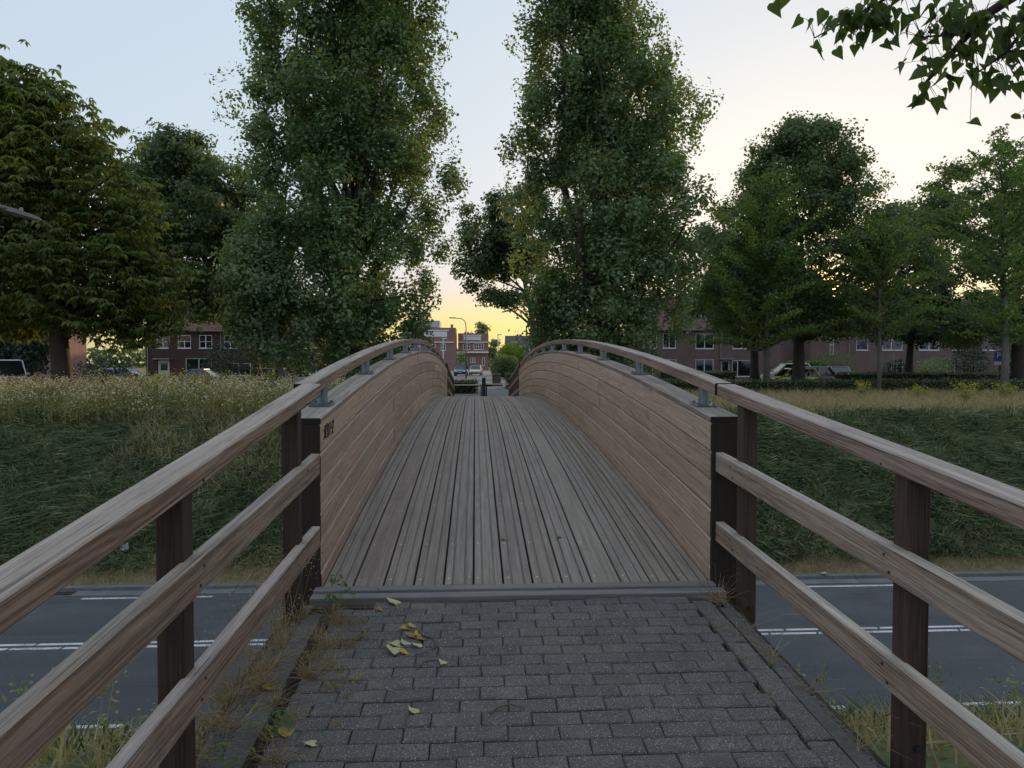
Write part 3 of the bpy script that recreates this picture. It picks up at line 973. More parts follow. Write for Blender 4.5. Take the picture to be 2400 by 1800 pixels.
tree('horse_chestnut_tree', 'broad dark horse chestnut tree with drooping leaves at the left edge', [(2.7, -22, -13.6), (3.6, -23, -12.8), (5.0, -23.8, -12.4), (6.5, -24.5, -13.0), (7.9, -24.8, -13.5), (9.7, -24.8, -14.4), (11.2, -24.2, -15.6), (12.4, -23.5, -16.5), (13.4, -22.8, -17.5), (14.1, -22, -18.9)],
     (-18.0, 32, GF), 0.46, L_CHE, 5600, 12, 0.34, 0.30, 0.8, seed=21, holes=0.08, shell=0.42, jag=0.10, bough=9, bough_r=1.2, palmate=True, nl=18)
tree('oak_tree', 'loose mid green tree between the chestnut and the left poplar', [(4.6, -22.5, -13.5), (5.6, -23.5, -12.6), (7.0, -24.2, -12.6), (8.4, -24.2, -12.6), (11.2, -24.0, -13.0), (13.5, -23.2, -14.5), (15.4, -22.7, -16.1), (16.6, -21.6, -18.8)],
     (-14.2, 48, GF), 0.3, L_OAK, 5000, 18, 0.23, 0.30, 0.8, seed=32, holes=0.10, jag=0.2, nl=22)
tree('poplar_tree', 'tall poplar left of the bridge, with ivy-dark trunk', [(0.9, -9.0, -3.2), (2.5, -10.3, -2.1), (4.3, -11.4, -1.4), (6.1, -12.1, -1.1), (7.9, -12.5, -0.9), (9.7, -12.5, -0.6), (11.5, -12.3, -0.7), (13.3, -12.3, -1.1), (15.0, -12.2, -1.5), (16.8, -12.0, -1.9), (18.6, -11.7, -1.3), (20.3, -11.4, -1.2), (22.5, -11.0, -2.0), (24.7, -10.1, -2.9), (26.9, -8.8, -4.0)],
     (-6.6, 38, GF), 0.55, L_POP, 9600, 16, 0.205, 0.22, 0.75, upright=True, trunk_top=0.9, seed=23, holes=0.13, jag=0.2, shell=0.5, bough=17, bough_r=0.95, nl=46, fork=0.2)
tree('poplar_tree', 'tall poplar right of the bridge, with a side lobe and brownish lower leaves', [(1.2, 3.3, 10.3), (2.6, 2.3, 11.3), (3.9, 2.2, 12.2), (5.3, 2.0, 12.4), (7.1, 1.6, 12.9), (9.0, 1.2, 12.7), (10.8, 1.2, 12.6), (12.6, 1.5, 12.3), (14.4, 2.0, 12.1), (16.2, 2.1, 11.2), (17.8, 2.1, 10.2), (19.3, 2.2, 9.3), (20.7, 2.4, 9.5), (22.9, 2.6, 8.8), (25.6, 3.8, 7.6)],
     (6.6, 38, GF), 0.55, L_POP2, 9400, 16, 0.205, 0.22, 0.75, upright=True, trunk_top=0.92, seed=26, holes=0.15, jag=0.24, shell=0.5, bough=17, bough_r=0.95, nl=46, fork=0.2)
tree('oak_tree', 'dark oak peeping out left of the right poplar', [(6.2, -0.6, 5.1), (7.4, -1.4, 5.6), (8.7, -1.6, 6.2), (10.8, -1.8, 6.5), (12.9, -1.8, 6.5), (14.6, -1.3, 6.1), (15.6, -0.1, 5.1)],
     (5.6, 58, GF), 0.36, L_OAK, 1300, 18, 0.28, 0.34, 0.8, seed=24, holes=0.25, jag=0.3, nl=14)
tree('oak_tree', 'large round oak in front of the low sun with a forked trunk', [(3.6, 15.5, 29.0), (5.8, 13.8, 30.2), (8.2, 13.6, 31.0), (10.5, 14.6, 30.4), (12.8, 16.8, 28.8), (14.6, 17.7, 27.6), (16.3, 18.9, 26.9), (17.8, 20.6, 24.8)],
     (22.3, 48, GF), 0.46, L_OAK, 6200, 17, 0.225, 0.29, 0.85, seed=35, holes=0.12, jag=0.2, nl=34, trunk_top=0.6, fork=0.24)
tree('oak_tree', 'dark tree at the right edge behind the young ginkgo', [(3.0, 33.5, 45.0), (4.6, 31.5, 46.5), (6.1, 31.0, 46.5), (8.6, 32.0, 46.6), (11.0, 31.7, 46.5), (13.5, 32.2, 46.5), (15.4, 33.5, 45.1), (16.3, 35.4, 41.8)],
     (39.9, 50, GF), 0.55, L_OAK, 2900, 18, 0.25, 0.32, 0.8, seed=27, holes=0.26, jag=0.25, nl=26, trunk_top=0.6)
tree('evergreen_tree', 'narrow dark evergreen between the round oak and the right-edge tree', [(3.4, 33.0, 43.0), (6.8, 33.4, 42.5), (8.9, 34.9, 40.5), (11.8, 35.3, 40.1), (14.6, 36.3, 38.9)],
     (37.8, 60, GF), 0.35, L_DARK, 1300, 18, 0.28, 0.36, 0.8, seed=28, holes=0.15, jag=0.2, nl=10)
tree('small_tree', 'small pale-trunked tree under the left edge of the left poplar', [(1.6, -10.9, -7.6), (2.4, -11.9, -7.2), (4.0, -12.3, -7.4), (5.6, -12.3, -8.3), (7.2, -11.6, -8.7), (8.4, -10.9, -9.1)],
     (-9.3, 35, GF), 0.16, L_POP2, 1100, 18, 0.19, 0.28, 0.9, seed=29, holes=0.2, jag=0.2, nl=10, bark=BARK_PALE)
tree('oak_tree', 'dark tree behind the first young ginkgo, trunk against the brown houses', [(3.8, 17.5, 30), (6.2, 17.0, 31), (8.5, 19, 27.5), (10.5, 20, 26.5), (12, 21.5, 25.5)],
     (24.2, 60, GF), 0.42, L_OAK, 1500, 18, 0.28, 0.36, 0.8, seed=30, holes=0.25, nl=12)
tree('oak_tree', 'dark low tree behind the chestnut trunk, left of the dark houses', [(1.0, -40, -33), (3.0, -42, -31.5), (6, -42, -31.5), (8.5, -40, -33)],
     (-36.5, 58, GF), 0.4, L_DARK, 900, 18, 0.32, 0.5, 0.8, seed=31, holes=0.15, nl=12)

def ginkgo(label, rows, base, trunk_r, seed, nb=60, dens=11):
    """young ginkgo: straight stem, long ascending branches feathered with leaves"""
    g = np.random.default_rng(seed)
    random.seed(seed)
    t = thing('ginkgo_tree', label, 'tree', base, group='young ginkgo trees along the verge')
    bx, by, bz = base
    rows = sorted(rows)
    z = np.array([r[0] for r in rows]); hw = np.array([(r[2] - r[1]) / 2 for r in rows]); mid = np.array([(r[2] + r[1]) / 2 for r in rows])
    ztop = z[-1]
    mb = MB()
    mb.tube([(bx, by, bz - 0.1), (bx + 0.06, by, bz + 2), (bx - 0.03, by, bz + 5), ((bx + mid[-1]) / 2, by, (bz + ztop) / 2 + 1), (mid[-1], by, ztop)], [trunk_r * 1.1, trunk_r, trunk_r * 0.8, trunk_r * 0.45, 0.015], 8)
    C = []
    for i in range(nb):
        f = (i + g.uniform(0, 1)) / nb
        z0 = z[0] + (ztop - z[0]) * f * 0.93 - 0.2
        L = np.interp(z0 + 0.6, z, hw) * g.uniform(0.65, 1.12)
        a = i * 2.4 + g.normal(0, .3)
        rise = g.uniform(0.15, 0.6) + 0.5 * f
        x0 = np.interp(z0, z, mid) * 0.5 + bx * 0.5
        p0 = np.array([x0, by, z0])
        d = np.array([math.cos(a), math.sin(a) * 0.9, rise])
        sag = g.uniform(0.0, 0.25)
        m_ = max(3, int(L * 5))
        pts = [p0 + d * L * (j / m_) - np.array([0, 0, sag * L * (j / m_) ** 2]) for j in range(m_ + 1)]
        mb.tube([pts[0], pts[len(pts) // 2], pts[-1]], [0.03 + 0.01 * L, 0.02, 0.006], 5)
        C += pts[1:]
    C += [np.array([mid[-1] + g.normal(0, .1), by + g.normal(0, .1), ztop - g.uniform(0, 1.6)]) for _ in range(14)]
    C = np.array(C)
    P = leaf_quads((C[:, None, :] + g.normal(0, 1, (len(C), dens, 3)) * np.array([.17, .17, .10])).reshape(-1, 3), 0.17, g, 0.5)
    V = [(v[0] - bx, v[1] - by, v[2] - bz) for v in mb.V]
    obj('trunk', mesh_from('trunk', V, mb.F, [BARK_PALE], smooth=True), t)
    soup('crown', P - np.array(base), [L_GIN], t)
ginkgo('young ginkgo with a spire top in front of the large round oak', [(2.2, 13.4, 20.7), (3.4, 12.2, 22.9), (5.4, 12.7, 22.9), (7.0, 13.3, 22.6), (8.7, 14.1, 21.7), (10.3, 14.6, 21.2), (11.6, 16.2, 20.1), (12.7, 17.6, 19.8), (14.0, 18.5, 19.1)], (18.4, 44, GF), 0.2, 41, 84, 13)
ginkgo('thin young ginkgo in the middle of the three on the right verge', [(2.7, 21.0, 27.4), (4.2, 20.0, 28.4), (6.2, 20.6, 27.6), (7.7, 21.0, 27.0), (9.2, 22.1, 26.0), (10.2, 23.1, 24.9)], (24.0, 41, GF), 0.13, 42, 44, 10)
ginkgo('young ginkgo with a thin bare spire at the right edge', [(2.5, 25.9, 28.6), (3.8, 23.6, 29.9), (5.5, 22.4, 30.8), (7.3, 22.2, 31.2), (9.0, 22.6, 31.2), (10.5, 23.5, 30.2), (11.6, 24.8, 28.8), (12.7, 26.1, 27.2), (13.4, 26.5, 26.8)], (27.1, 35, GF), 0.17, 43, 64, 12)

# tree beside the camera whose branches hang into the upper right corner
def heart_leaf():
    pr = [(0.0, 0.0), (0.24, -0.09), (0.43, 0.06), (0.46, 0.26), (0.33, 0.52), (0.16, 0.80), (0.0, 1.10)]
    V, F = [], []
    mid_ = [(0.0, 0.0), (0.0, 0.03), (0.0, 0.14), (0.0, 0.30), (0.0, 0.54), (0.0, 0.82), (0.0, 1.10)]
    def zz(x, y):
        return 0.30 * abs(x) - 0.22 * y * y + 0.05 * math.sin(9 * y) * abs(x)
    for (x, y), (mx, my) in zip(pr, mid_):
        V += [(x, y, zz(x, y)), (mx, my, zz(0, my)), (-x, y, zz(-x, y))]
    for i in range(6):
        F += [(i * 3, i * 3 + 1, i * 3 + 4, i * 3 + 3), (i * 3 + 1, i * 3 + 2, i * 3 + 5, i * 3 + 4)]
    return V, F
near = thing('overhanging_tree', 'tree with heart-shaped leaves hanging into the upper right corner', 'tree', (8.6, -2.6, -0.45))
nb = Vector((8.6, -2.6, -0.45))
mb = MB()
mb.tube([(0, 0, -0.3), (-0.1, 0.1, 2.5), (-0.3, 0.4, 5.0), (-0.5, 0.5, 9.5)], [0.42, 0.32, 0.26, 0.1], 12)
twigs = [[(8.3, -2.2, 4.3), (6.0, 1.5, 4.75), (4.3, 4.0, 4.3), (3.45, 4.7, 3.75), (3.05, 4.75, 3.28)],
         [(4.3, 4.0, 4.3), (3.3, 4.6, 4.15), (2.75, 4.75, 3.85), (2.32, 4.8, 3.62)],
         [(4.3, 4.0, 4.3), (4.0, 4.5, 3.7), (3.85, 4.6, 3.2), (3.72, 4.55, 2.98)],
         [(3.45, 4.7, 3.75), (3.25, 4.65, 3.6), (2.95, 4.6, 3.55)],
         [(4.1, 4.2, 4.2), (3.75, 4.5, 3.8), (3.5, 4.55, 3.45), (3.3, 4.6, 3.3)],
         [(3.3, 4.6, 4.15), (2.6, 4.7, 4.1), (2.2, 4.7, 3.98), (2.02, 4.7, 3.86)]]
for k, tw in enumerate(twigs):
    pth = [Vector(p) - nb for p in tw]
    mb.tube(pth, [(0.09 if k == 0 else 0.02) * (1 - 0.93 * i / (len(pth) - 1)) + 0.003 for i in range(len(pth))], 6)
hv, hf = heart_leaf()
leaf_me = [mesh_from('leaf', [(x * s, y * s, z * s * (1 + 0.6 * k)) for x, y, z in hv], hf, [L_BIG]) for k, s in ((0, 0.085), (1, 0.098), (2, 0.07))]
random.seed(5)
from mathutils import Euler
twig_pts = [Vector(a_).lerp(Vector(b_), k_ / 5) for tw in twigs for a_, b_ in zip(tw[:-1], tw[1:]) for k_ in range(6) if Vector(a_).y > 3.5]
def near_leaf(p, me=None):
    o = obj('leaf', me or random.choice(leaf_me), near, Vector(p) - nb)
    o.rotation_euler = Euler((R(random.gauss(-62, 30)), R(random.gauss(0, 28)), random.uniform(0, 6.28)))
    p = Vector(p)
    q = min(twig_pts, key=lambda t_: (t_ - p).length)
    if (q - p).length < 0.6:
        a_ = p - nb
        b_ = q - nb
        mb.tube([a_, a_ + (b_ - a_) * 0.5 + Vector((0, 0, 0.05)), b_], [0.0016, 0.002, 0.003], 3)
spots = []
clump = [((3.16, 4.62, 3.48), (0.30, 0.2, 0.22), 66), ((3.50, 4.55, 3.52), (0.26, 0.22, 0.24), 80), ((2.56, 4.75, 3.72), (0.15, 0.15, 0.09), 40), ((2.74, 4.70, 3.74), (0.14, 0.15, 0.10), 30), ((3.2, 4.6, 3.72), (0.3, 0.2, 0.10), 45),
         ((3.66, 4.5, 3.0), (0.06, 0.1, 0.10), 9), ((3.7, 4.4, 3.3), (0.1, 0.15, 0.15), 18)]
for c_, s_, n_ in clump:
    for _ in range(n_):
        near_leaf((random.gauss(c_[0], s_[0] * .62), random.gauss(c_[1], s_[1] * .6), random.gauss(c_[2], s_[2] * .62)))
for p in [(2.235, 4.72, 3.70), (2.22, 4.8, 3.76), (2.29, 4.75, 3.55), (2.35, 4.75, 3.52), (3.02, 4.7, 3.20), (3.12, 4.7, 3.19), (2.75, 4.7, 3.55), (2.83, 4.6, 3.40), (3.45, 4.6, 3.30), (1.99, 4.7, 3.80), (2.06, 4.7, 3.84)]:
    near_leaf(p)
mb.build('trunk', BARK, near, smooth=True)
# unseen rest of that crown, added above and behind the camera for shading
g = np.random.default_rng(77)
C = outline_points([(3.6, 4.0, 12.5), (5.5, 1.5, 14.5), (8, 0.5, 15.5), (11, 2.0, 14.5), (13.5, 5.0, 12)], -4.5, 0.85, 1500, g, 0.5, 0.2, 4.0, 0.1)
C = C[(C[:, 2] > 2.4 + 0.75 * np.maximum(C[:, 1], 0)) & (C[:, 1] < 3.5)]
P = leaf_quads((C[:, None, :] + g.normal(0, .4, (len(C), 14, 3))).reshape(-1, 3), 0.2, g)
soup('crown', P - np.array(nb), [L_BIG], near)

# ------------------------------------------------------------------ grasses and weeds
G_SLOPE = leaf_mat('rank_green_grass', (0.036, 0.056, 0.028), (0.15, 0.2, 0.105), (0.4, 0.38, 0.23), 0.25, 0.6, 1.1)
G_DRY = leaf_mat('dry_grass', (0.2, 0.18, 0.1), (0.46, 0.39, 0.24), (0.6, 0.52, 0.35), 0.3, 0.7, 0.5)
G_WEED = leaf_mat('weed_stems', (0.130, 0.156, 0.058), (0.338, 0.345, 0.137), (0.468, 0.364, 0.195), 0.25, 0.7, 0.6)
G_FLOWER = leaf_mat('faded_flower_heads', (0.390, 0.325, 0.195), (0.676, 0.598, 0.429), (0.720, 0.720, 0.702), 0.2, 0.8)
G_YELLOW = leaf_mat('yellow_flower_heads', (0.24, 0.24, 0.05), (0.56, 0.52, 0.06), None, 0.2, 0.8)
G_STRAW = leaf_mat('straw_coloured_grass', (0.143, 0.104, 0.052), (0.338, 0.260, 0.143), (0.468, 0.390, 0.234), 0.2, 0.7, 3.0)

def blades(B, length, d, width, g, curl=0.5):
    """curved two-piece blades: base points B, lean direction d (n,3)"""
    n = len(B)
    d = unit(d)
    L = (length * g.uniform(0.55, 1.3, n))[:, None]
    side = unit(np.cross(d, g.normal(0, 1, (n, 3)))) * (width * g.uniform(0.7, 1.3, n))[:, None]
    flop = unit(np.concatenate([g.normal(0, 1, (n, 2)), np.zeros((n, 1))], 1)) * curl
    midp = B + d * L * 0.55
    tip = B + (d + flop * 0.7 - np.array([0, 0, curl * 0.35])) * L
    q1 = np.stack([B - side, B + side, midp + side * .8, midp - side * .8], 1)
    q2 = np.stack([midp - side * .8, midp + side * .8, tip + side * .15, tip - side * .15], 1)
    return np.concatenate([q1, q2])

def scatter(n, x0, x1, y0, y1, g, dens=None):
    P = []
    while len(P) < n:
        x, y = g.uniform(x0, x1), g.uniform(y0, y1)
        if dens and g.uniform() > dens(x, y):
            continue
        P.append((x, y, gz(x, y) - 0.02))
    return np.array(P)

g = np.random.default_rng(5)
def patchy(x, y):
    return 0.35 + 0.9 * max(0.0, mnoise.noise((x * 0.5, y * 0.5, 1.3)) + 0.35)
def slope_lean(B, g, k=0.8):
    n = len(B)
    sw = np.array([[mnoise.noise((b[0] * 0.55, b[1] * 0.55, 4.0)), mnoise.noise((b[0] * 0.55, b[1] * 0.55, 8.0)) - 0.45, 0.30] for b in B])
    return sw * np.array([2.2, 2.2, 1]) + g.normal(0, 0.40, (n, 3)) + np.array([0, 0, 0.18])
def near_edge(x, y):
    return patchy(x, y)
B = np.concatenate([scatter(34000, -20, -3.5, 18.75, 26.3, g, near_edge), scatter(40000, 5.0, 23, 18.75, 26.3, g, near_edge)])
tag(soup('grass', blades(B, 0.58, slope_lean(B, g), 0.017, g, 0.6), [G_SLOPE]), 'long dark green grass lying on the far embankment', 'grass', kind='stuff')
B = np.concatenate([scatter(3200, 1.75, 13, 2.5, 9.9, g), scatter(3400, -13, -1.3, 2.5, 9.9, g), scatter(5500, -20, -3.5, 18.3, 20.0, g), scatter(5500, 5.0, 24, 18.3, 19.6, g), scatter(2500, 5, 22, 20, 26, g, lambda x, y: max(0.0, mnoise.noise((x * 0.4 + 9, y * 0.4, 6.0)) * 1.6)), scatter(9000, -16, -4, 20, 25.8, g, lambda x, y: max(0.0, mnoise.noise((x * 0.35 + 3, y * 0.35, 6.0)) * 2.2 + (0.5 if x > -9 else -0.35)))])
d = g.normal(0, .35, (len(B), 3)); d[:, 2] = 0.8
tag(soup('dry_grass', blades(B, 0.32, d, 0.008, g, 0.5), [G_DRY]), 'dry tan grass along the foot of the far embankment', 'grass', kind='stuff')
B = np.concatenate([scatter(6000, -11.5, -4.0, 20.8, 26.5, g, lambda x, y: max(0.0, min(1.0, (y - 20.8) / 4.5 + 0.6 * mnoise.noise((x * .5, y * .5, 2.2))) * (1.0 if x > -10 else 0.45))), scatter(24000, -36, -4.0, 25.3, 42, g), scatter(30000, 3.0, 42, 25.2, 41, g)])
d = g.normal(0, .25, (len(B), 3)); d[:, 2] = 1.0
tag(soup('dry_grass', blades(B, 0.55, d, 0.010, g, 0.4), [G_DRY]), 'tall straw-yellow grass along the top of the far bank', 'grass', kind='stuff')
B = np.concatenate([scatter(7000, -34, -4.0, 25.3, 40, g), scatter(7000, 3.0, 40, 25.2, 40, g), scatter(1500, 3.2, 14, 5.5, 9.9, g), scatter(1300, -14, -2.0, 5.5, 9.9, g)])
d = g.normal(0, .3, (len(B), 3)); d[:, 2] = 1.0
tag(soup('grass', blades(B, 0.36, d, 0.010, g, 0.5), [G_SLOPE]), 'green grass tufts among the straw and on the near bank', 'grass', kind='stuff')

def weeds(name, n, x0, x1, y0, y1, h, label, heads, g, nleaf=16, nhead=12, dens=None, hs=0.05):
    B = scatter(n, x0, x1, y0, y1, g, dens)
    H = h * g.uniform(0.55, 1.15, n)
    d = g.normal(0, .12, (n, 3)); d[:, 2] = 1
    d = unit(d)
    st = blades(B, 1.0, d, 0.007, g, 0.0)
    top = B + d * H[:, None]
    sd_ = np.tile(np.array([[0.008, 0, 0]]), (n, 1))
    stems = np.stack([B - sd_, B + sd_, top + sd_ * .5, top - sd_ * .5], 1)
    f = g.uniform(0.15, 0.95, (n, nleaf, 1))
    LC = B[:, None, :] + d[:, None, :] * H[:, None, None] * f + g.normal(0, 1, (n, nleaf, 3)) * np.array([.09, .09, .04])
    lq = leaf_quads(LC.reshape(-1, 3), 0.11, g, 0.3, 0.35)
    HC = top[:, None, :] + g.normal(0, 1, (n, nhead, 3)) * np.array([.10, .10, .09])
    hq = leaf_quads(HC.reshape(-1, 3), hs, g, 0.8, 0.9)
    P = np.concatenate([stems, lq, hq])
    o = soup(name, P, [G_WEED, heads])
    mi = np.zeros(len(P), np.int32)
    mi[len(stems) + len(lq):] = 1
    o.data.polygons.foreach_set('material_index', mi)
    tag(o, label, 'weeds', kind='stuff')
weeds('weeds', 2500, -24, -5.2, 24.9, 32, 1.2, 'tall weeds with pale faded flower heads on the left bank', G_FLOWER, g, 22, 9, lambda x, y: 0.4 + 0.6 * max(0, mnoise.noise((x * .6, y * .6, 2)) + .4), 0.06)
weeds('weeds', 170, -15, -8.5, 26, 33, 1.35, 'yellowish weeds among the pale flower heads on the left bank', G_YELLOW, g, 20, 16, None, 0.06)
weeds('weeds', 14, 2.6, 9.5, 8.0, 10.6, 0.8, 'scattered leafy weeds on the near bank right of the path', G_WEED, g, 20, 6)
weeds('weeds', 14, -8.5, -1.9, 8.2, 10.6, 0.85, 'scattered leafy weeds on the near bank left of the path', G_WEED, g, 20, 6)
# ragwort clumps on the right verge: one plant each
def ragwort(x, y, label, h, seed):
    g = np.random.default_rng(seed)
    z0 = gz(x, y)
    t = thing('ragwort_plant', label, 'plant', (x, y, z0), group='yellow flowering plants on the right verge')
    n = 22
    tops = np.stack([g.normal(0, .28, n), g.normal(0, .28, n), h * g.uniform(.75, 1.1, n)], 1)
    base = g.normal(0, .06, (n, 3)) * np.array([1, 1, 0])
    s = np.array([[0.008, 0, 0]])
    soup('stems', np.concatenate([np.stack([base - s, base + s, tops + s * .6, tops - s * .6], 1), leaf_quads((tops[:, None, :] * g.uniform(.2, .8, (n, 9, 1)) + g.normal(0, .05, (n, 9, 3))).reshape(-1, 3), 0.13, g, .3, .4)]), [G_WEED], t)
    soup('flowers', leaf_quads((tops[:, None, :] + g.normal(0, .07, (n, 13, 3))).reshape(-1, 3), 0.06, g, 1, 1), [G_YELLOW], t)
ragwort(19.6, 35.0, 'yellow ragwort left of the middle ginkgo trunk', 0.85, 1)
ragwort(22.3, 34.5, 'yellow ragwort just left of the middle young ginkgo stem', 0.7, 2)
ragwort(21.9, 30.5, 'largest yellow ragwort clump between the middle and right ginkgo', 1.0, 3)
ragwort(26.4, 34.0, 'yellow ragwort beside the right-edge ginkgo trunk', 0.8, 4)

# dry tufts in the path joints and along the edging
def tufts(label, spots, g):
    Q = []
    for (x, y, n, L, sp) in spots:
        B = np.stack([g.normal(x, 0.018, n), g.normal(y, 0.018, n), np.full(n, pz(y) - 0.005)], 1)
        d = np.stack([g.normal(0, sp, n), g.normal(0, sp, n), np.full(n, 0.6)], 1)
        Q.append(blades(B, L, d, 0.0013, g, 0.7))
    tag(soup('dry_grass', np.concatenate(Q), [G_STRAW]), label, 'grass', kind='stuff')
T1 = [(-0.752, 3.886, 70, .12, .6), (-0.636, 3.895, 26, .09, .7), (-0.588, 3.698, 30, .09, .7), (-0.646, 3.586, 46, .10, .7), (-0.748, 3.578, 90, .14, .6), (-0.774, 3.276, 90, .16, .7), (-0.56, 3.235, 26, .09, .7), (-0.562, 3.081, 30, .05, .6), (-0.748, 2.916, 40, .11, .7), (-0.564, 2.851, 22, .05, .6), (-0.741, 2.622, 60, .17, .8), (-0.947, 3.194, 60, .12, .7), (-0.649, 3.17, 26, .08, .7),
      (-0.80, 3.45, 60, .13, .7), (-0.83, 3.72, 70, .12, .6), (-0.80, 3.98, 60, .13, .6), (-0.86, 3.05, 50, .14, .8), (-0.82, 2.78, 50, .12, .8), (-0.70, 3.40, 40, .10, .7)]
for k in range(26):
    T1.append((random.uniform(-1.10, -0.96), random.uniform(2.6, 4.05), 30, random.uniform(.08, .24), .5))
for k in range(26):
    T1.append((random.uniform(-0.8, -0.6), random.uniform(2.3, 4.1), 8, random.uniform(.04, .08), .7))
tufts('dry straw-coloured grass tufts along the left edge of the path', T1, np.random.default_rng(8))
T2 = [(1.45, 4.12, 34, .34, .7), (1.44, 4.08, 26, .22, .9), (1.30, 3.72, 22, .05, .7), (1.29, 3.36, 24, .05, .7), (1.42, 3.3, 14, .1, .8), (1.29, 3.02, 14, .04, .6), (1.47, 3.7, 16, .3, 1.1), (1.48, 3.4, 18, .26, 1.1), (1.49, 3.05, 18, .22, 1.0), (1.5, 2.75, 20, .24, .8), (1.47, 2.6, 16, .18, .9)]
tufts('dry grass stems along the right edge of the path', T2, np.random.default_rng(9))
# airy seed-head plants by the left railing post
g = np.random.default_rng(12)
Q, QH = [], []
for k in range(34):
    x, y = g.uniform(-1.13, -0.98), g.uniform(3.0, 4.1)
    h = g.uniform(.22, .52)
    b0 = np.array([x, y, pz(y) - 0.03]); tp = b0 + np.array([g.normal(0, .07), g.normal(0, .07), h])
    s = np.array([0.0013, 0, 0])
    Q.append([b0 - s, b0 + s, tp + s * .5, tp - s * .5])
    cc = tp + g.normal(0, 1, (26, 3)) * np.array([.035, .035, .07]) - np.array([0, 0, .05])
    QH += list(leaf_quads(cc, 0.011, g))
tag(soup('seed_heads', np.concatenate([np.array(Q), np.array(QH)]), [G_STRAW]), 'airy tan seed heads by the left railing post', 'weeds', kind='stuff')
# small green weeds in the joints
g = np.random.default_rng(13)
for (x, y, n, h, label) in [(-0.80, 2.80, 46, .12, 'small green weed growing at the left path edge near the bottom'), (-0.80, 4.19, 40, .16, 'green sprig at the left end of the bridge threshold'), (-0.90, 2.58, 40, .10, 'leafy weed beside the left near railing post'), (-0.245, 4.10, 10, .03, 'tiny green sprout in a joint near the threshold')]:
    t = thing('weed_plant', label, 'weed', (x, y, pz(y)))
    tag(soup('leaves', leaf_quads(np.stack([g.normal(0, h * .32, n), g.normal(0, h * .32, n), g.uniform(0.0, h, n)], 1), h * 0.30, g, .5, .45), [L_LIME if n < 20 else L_GIN], t), kind='stuff')

# ------------------------------------------------------------------ houses across the road
def brickwall(name, base):
    m = M(name)
    p = m.pos()
    q = m.n('ShaderNodeSeparateXYZ', {0: p})
    v = m.n('ShaderNodeCombineXYZ', {0: m.math('ADD', q.outputs[0], q.outputs[1]), 1: q.outputs[2], 2: 0.0}).outputs[0]
    br = m.n('ShaderNodeTexBrick', {'Vector': v, 'Color1': tuple(x * 0.8 for x in base), 'Color2': tuple(x * 1.25 for x in base), 'Mortar': tuple(x * 0.9 + 0.03 for x in base), 'Scale': 1.0, 'Mortar Size': 0.012, 'Brick Width': 0.22, 'Row Height': 0.065})
    n1 = m.noise(p, 0.8, 5.0, 0.6)
    col = m.mix(m.mrange(n1, 0.35, 0.7, 0.0, 0.4), br.outputs[0], tuple(x * 0.55 for x in base))
    m.bsdf(col, 0.9, m.bump(br.outputs['Fac'], -0.3, 0.01), spec=0.2)
    return m.m
def tiles(name, base):
    m = M(name)
    p = m.pos()
    q = m.n('ShaderNodeSeparateXYZ', {0: p})
    rows = m.math('FRACT', m.math('MULTIPLY', q.outputs[2], 4.3))
    cols = m.math('FRACT', m.math('MULTIPLY', q.outputs[0], 4.2))
    n1 = m.noise(p, 2.2, 5.0, 0.65)
    n2 = m.noise(p, 9.0, 2.0, 0.5)
    col = m.mix(m.mrange(n1, 0.3, 0.7), tuple(x * 0.6 for x in base), tuple(x * 1.3 for x in base))
    col = m.mix(m.mrange(n2, 0.45, 0.75, 0, .5), col, tuple(x * 0.4 for x in base))
    edge = m.math('MAXIMUM', m.mrange(rows, 0.16, 0.04), m.mrange(cols, 0.14, 0.03))
    col = m.mix(m.math('MULTIPLY', edge, 0.6), col, tuple(x * 0.3 for x in base))
    m.bsdf(col, 0.8, m.bump(m.math('ADD', rows, cols), 0.5, 0.04), spec=0.25)
    return m.m
BR_DARK = brickwall('dark_brown_brick', (0.069, 0.041, 0.037))
BR_BROWN = brickwall('purple_brown_brick', (0.172, 0.129, 0.121))
BR_RED = brickwall('red_brick', (0.276, 0.167, 0.144))
TILE_BROWN = tiles('brown_roof_tiles', (0.196, 0.109, 0.098))
TILE_RED = tiles('red_roof_tiles', (0.19, 0.105, 0.092))
WHITE = plain('white_paintwork', (0.66, 0.67, 0.68), 0.5, var=0.08)
CREAM = plain('cream_paintwork', (0.50, 0.48, 0.40), 0.6, var=0.08)
DOORMAT = plain('dark_green_door', (0.03, 0.04, 0.035), 0.5)
DOORRED = plain('dark_red_door', (0.10, 0.018, 0.018), 0.5)
PIPE = plain('grey_pipe', (0.28, 0.29, 0.30), 0.5, 0.2)
CURTAIN = plain('pale_curtain', (0.36, 0.37, 0.36), 0.9, var=0.25, scale=2.5)
m_ = M('window_glass')
m_.bsdf((0.012, 0.015, 0.017), 0.04, None, 0.0, 0.9)
GLASS = m_.m

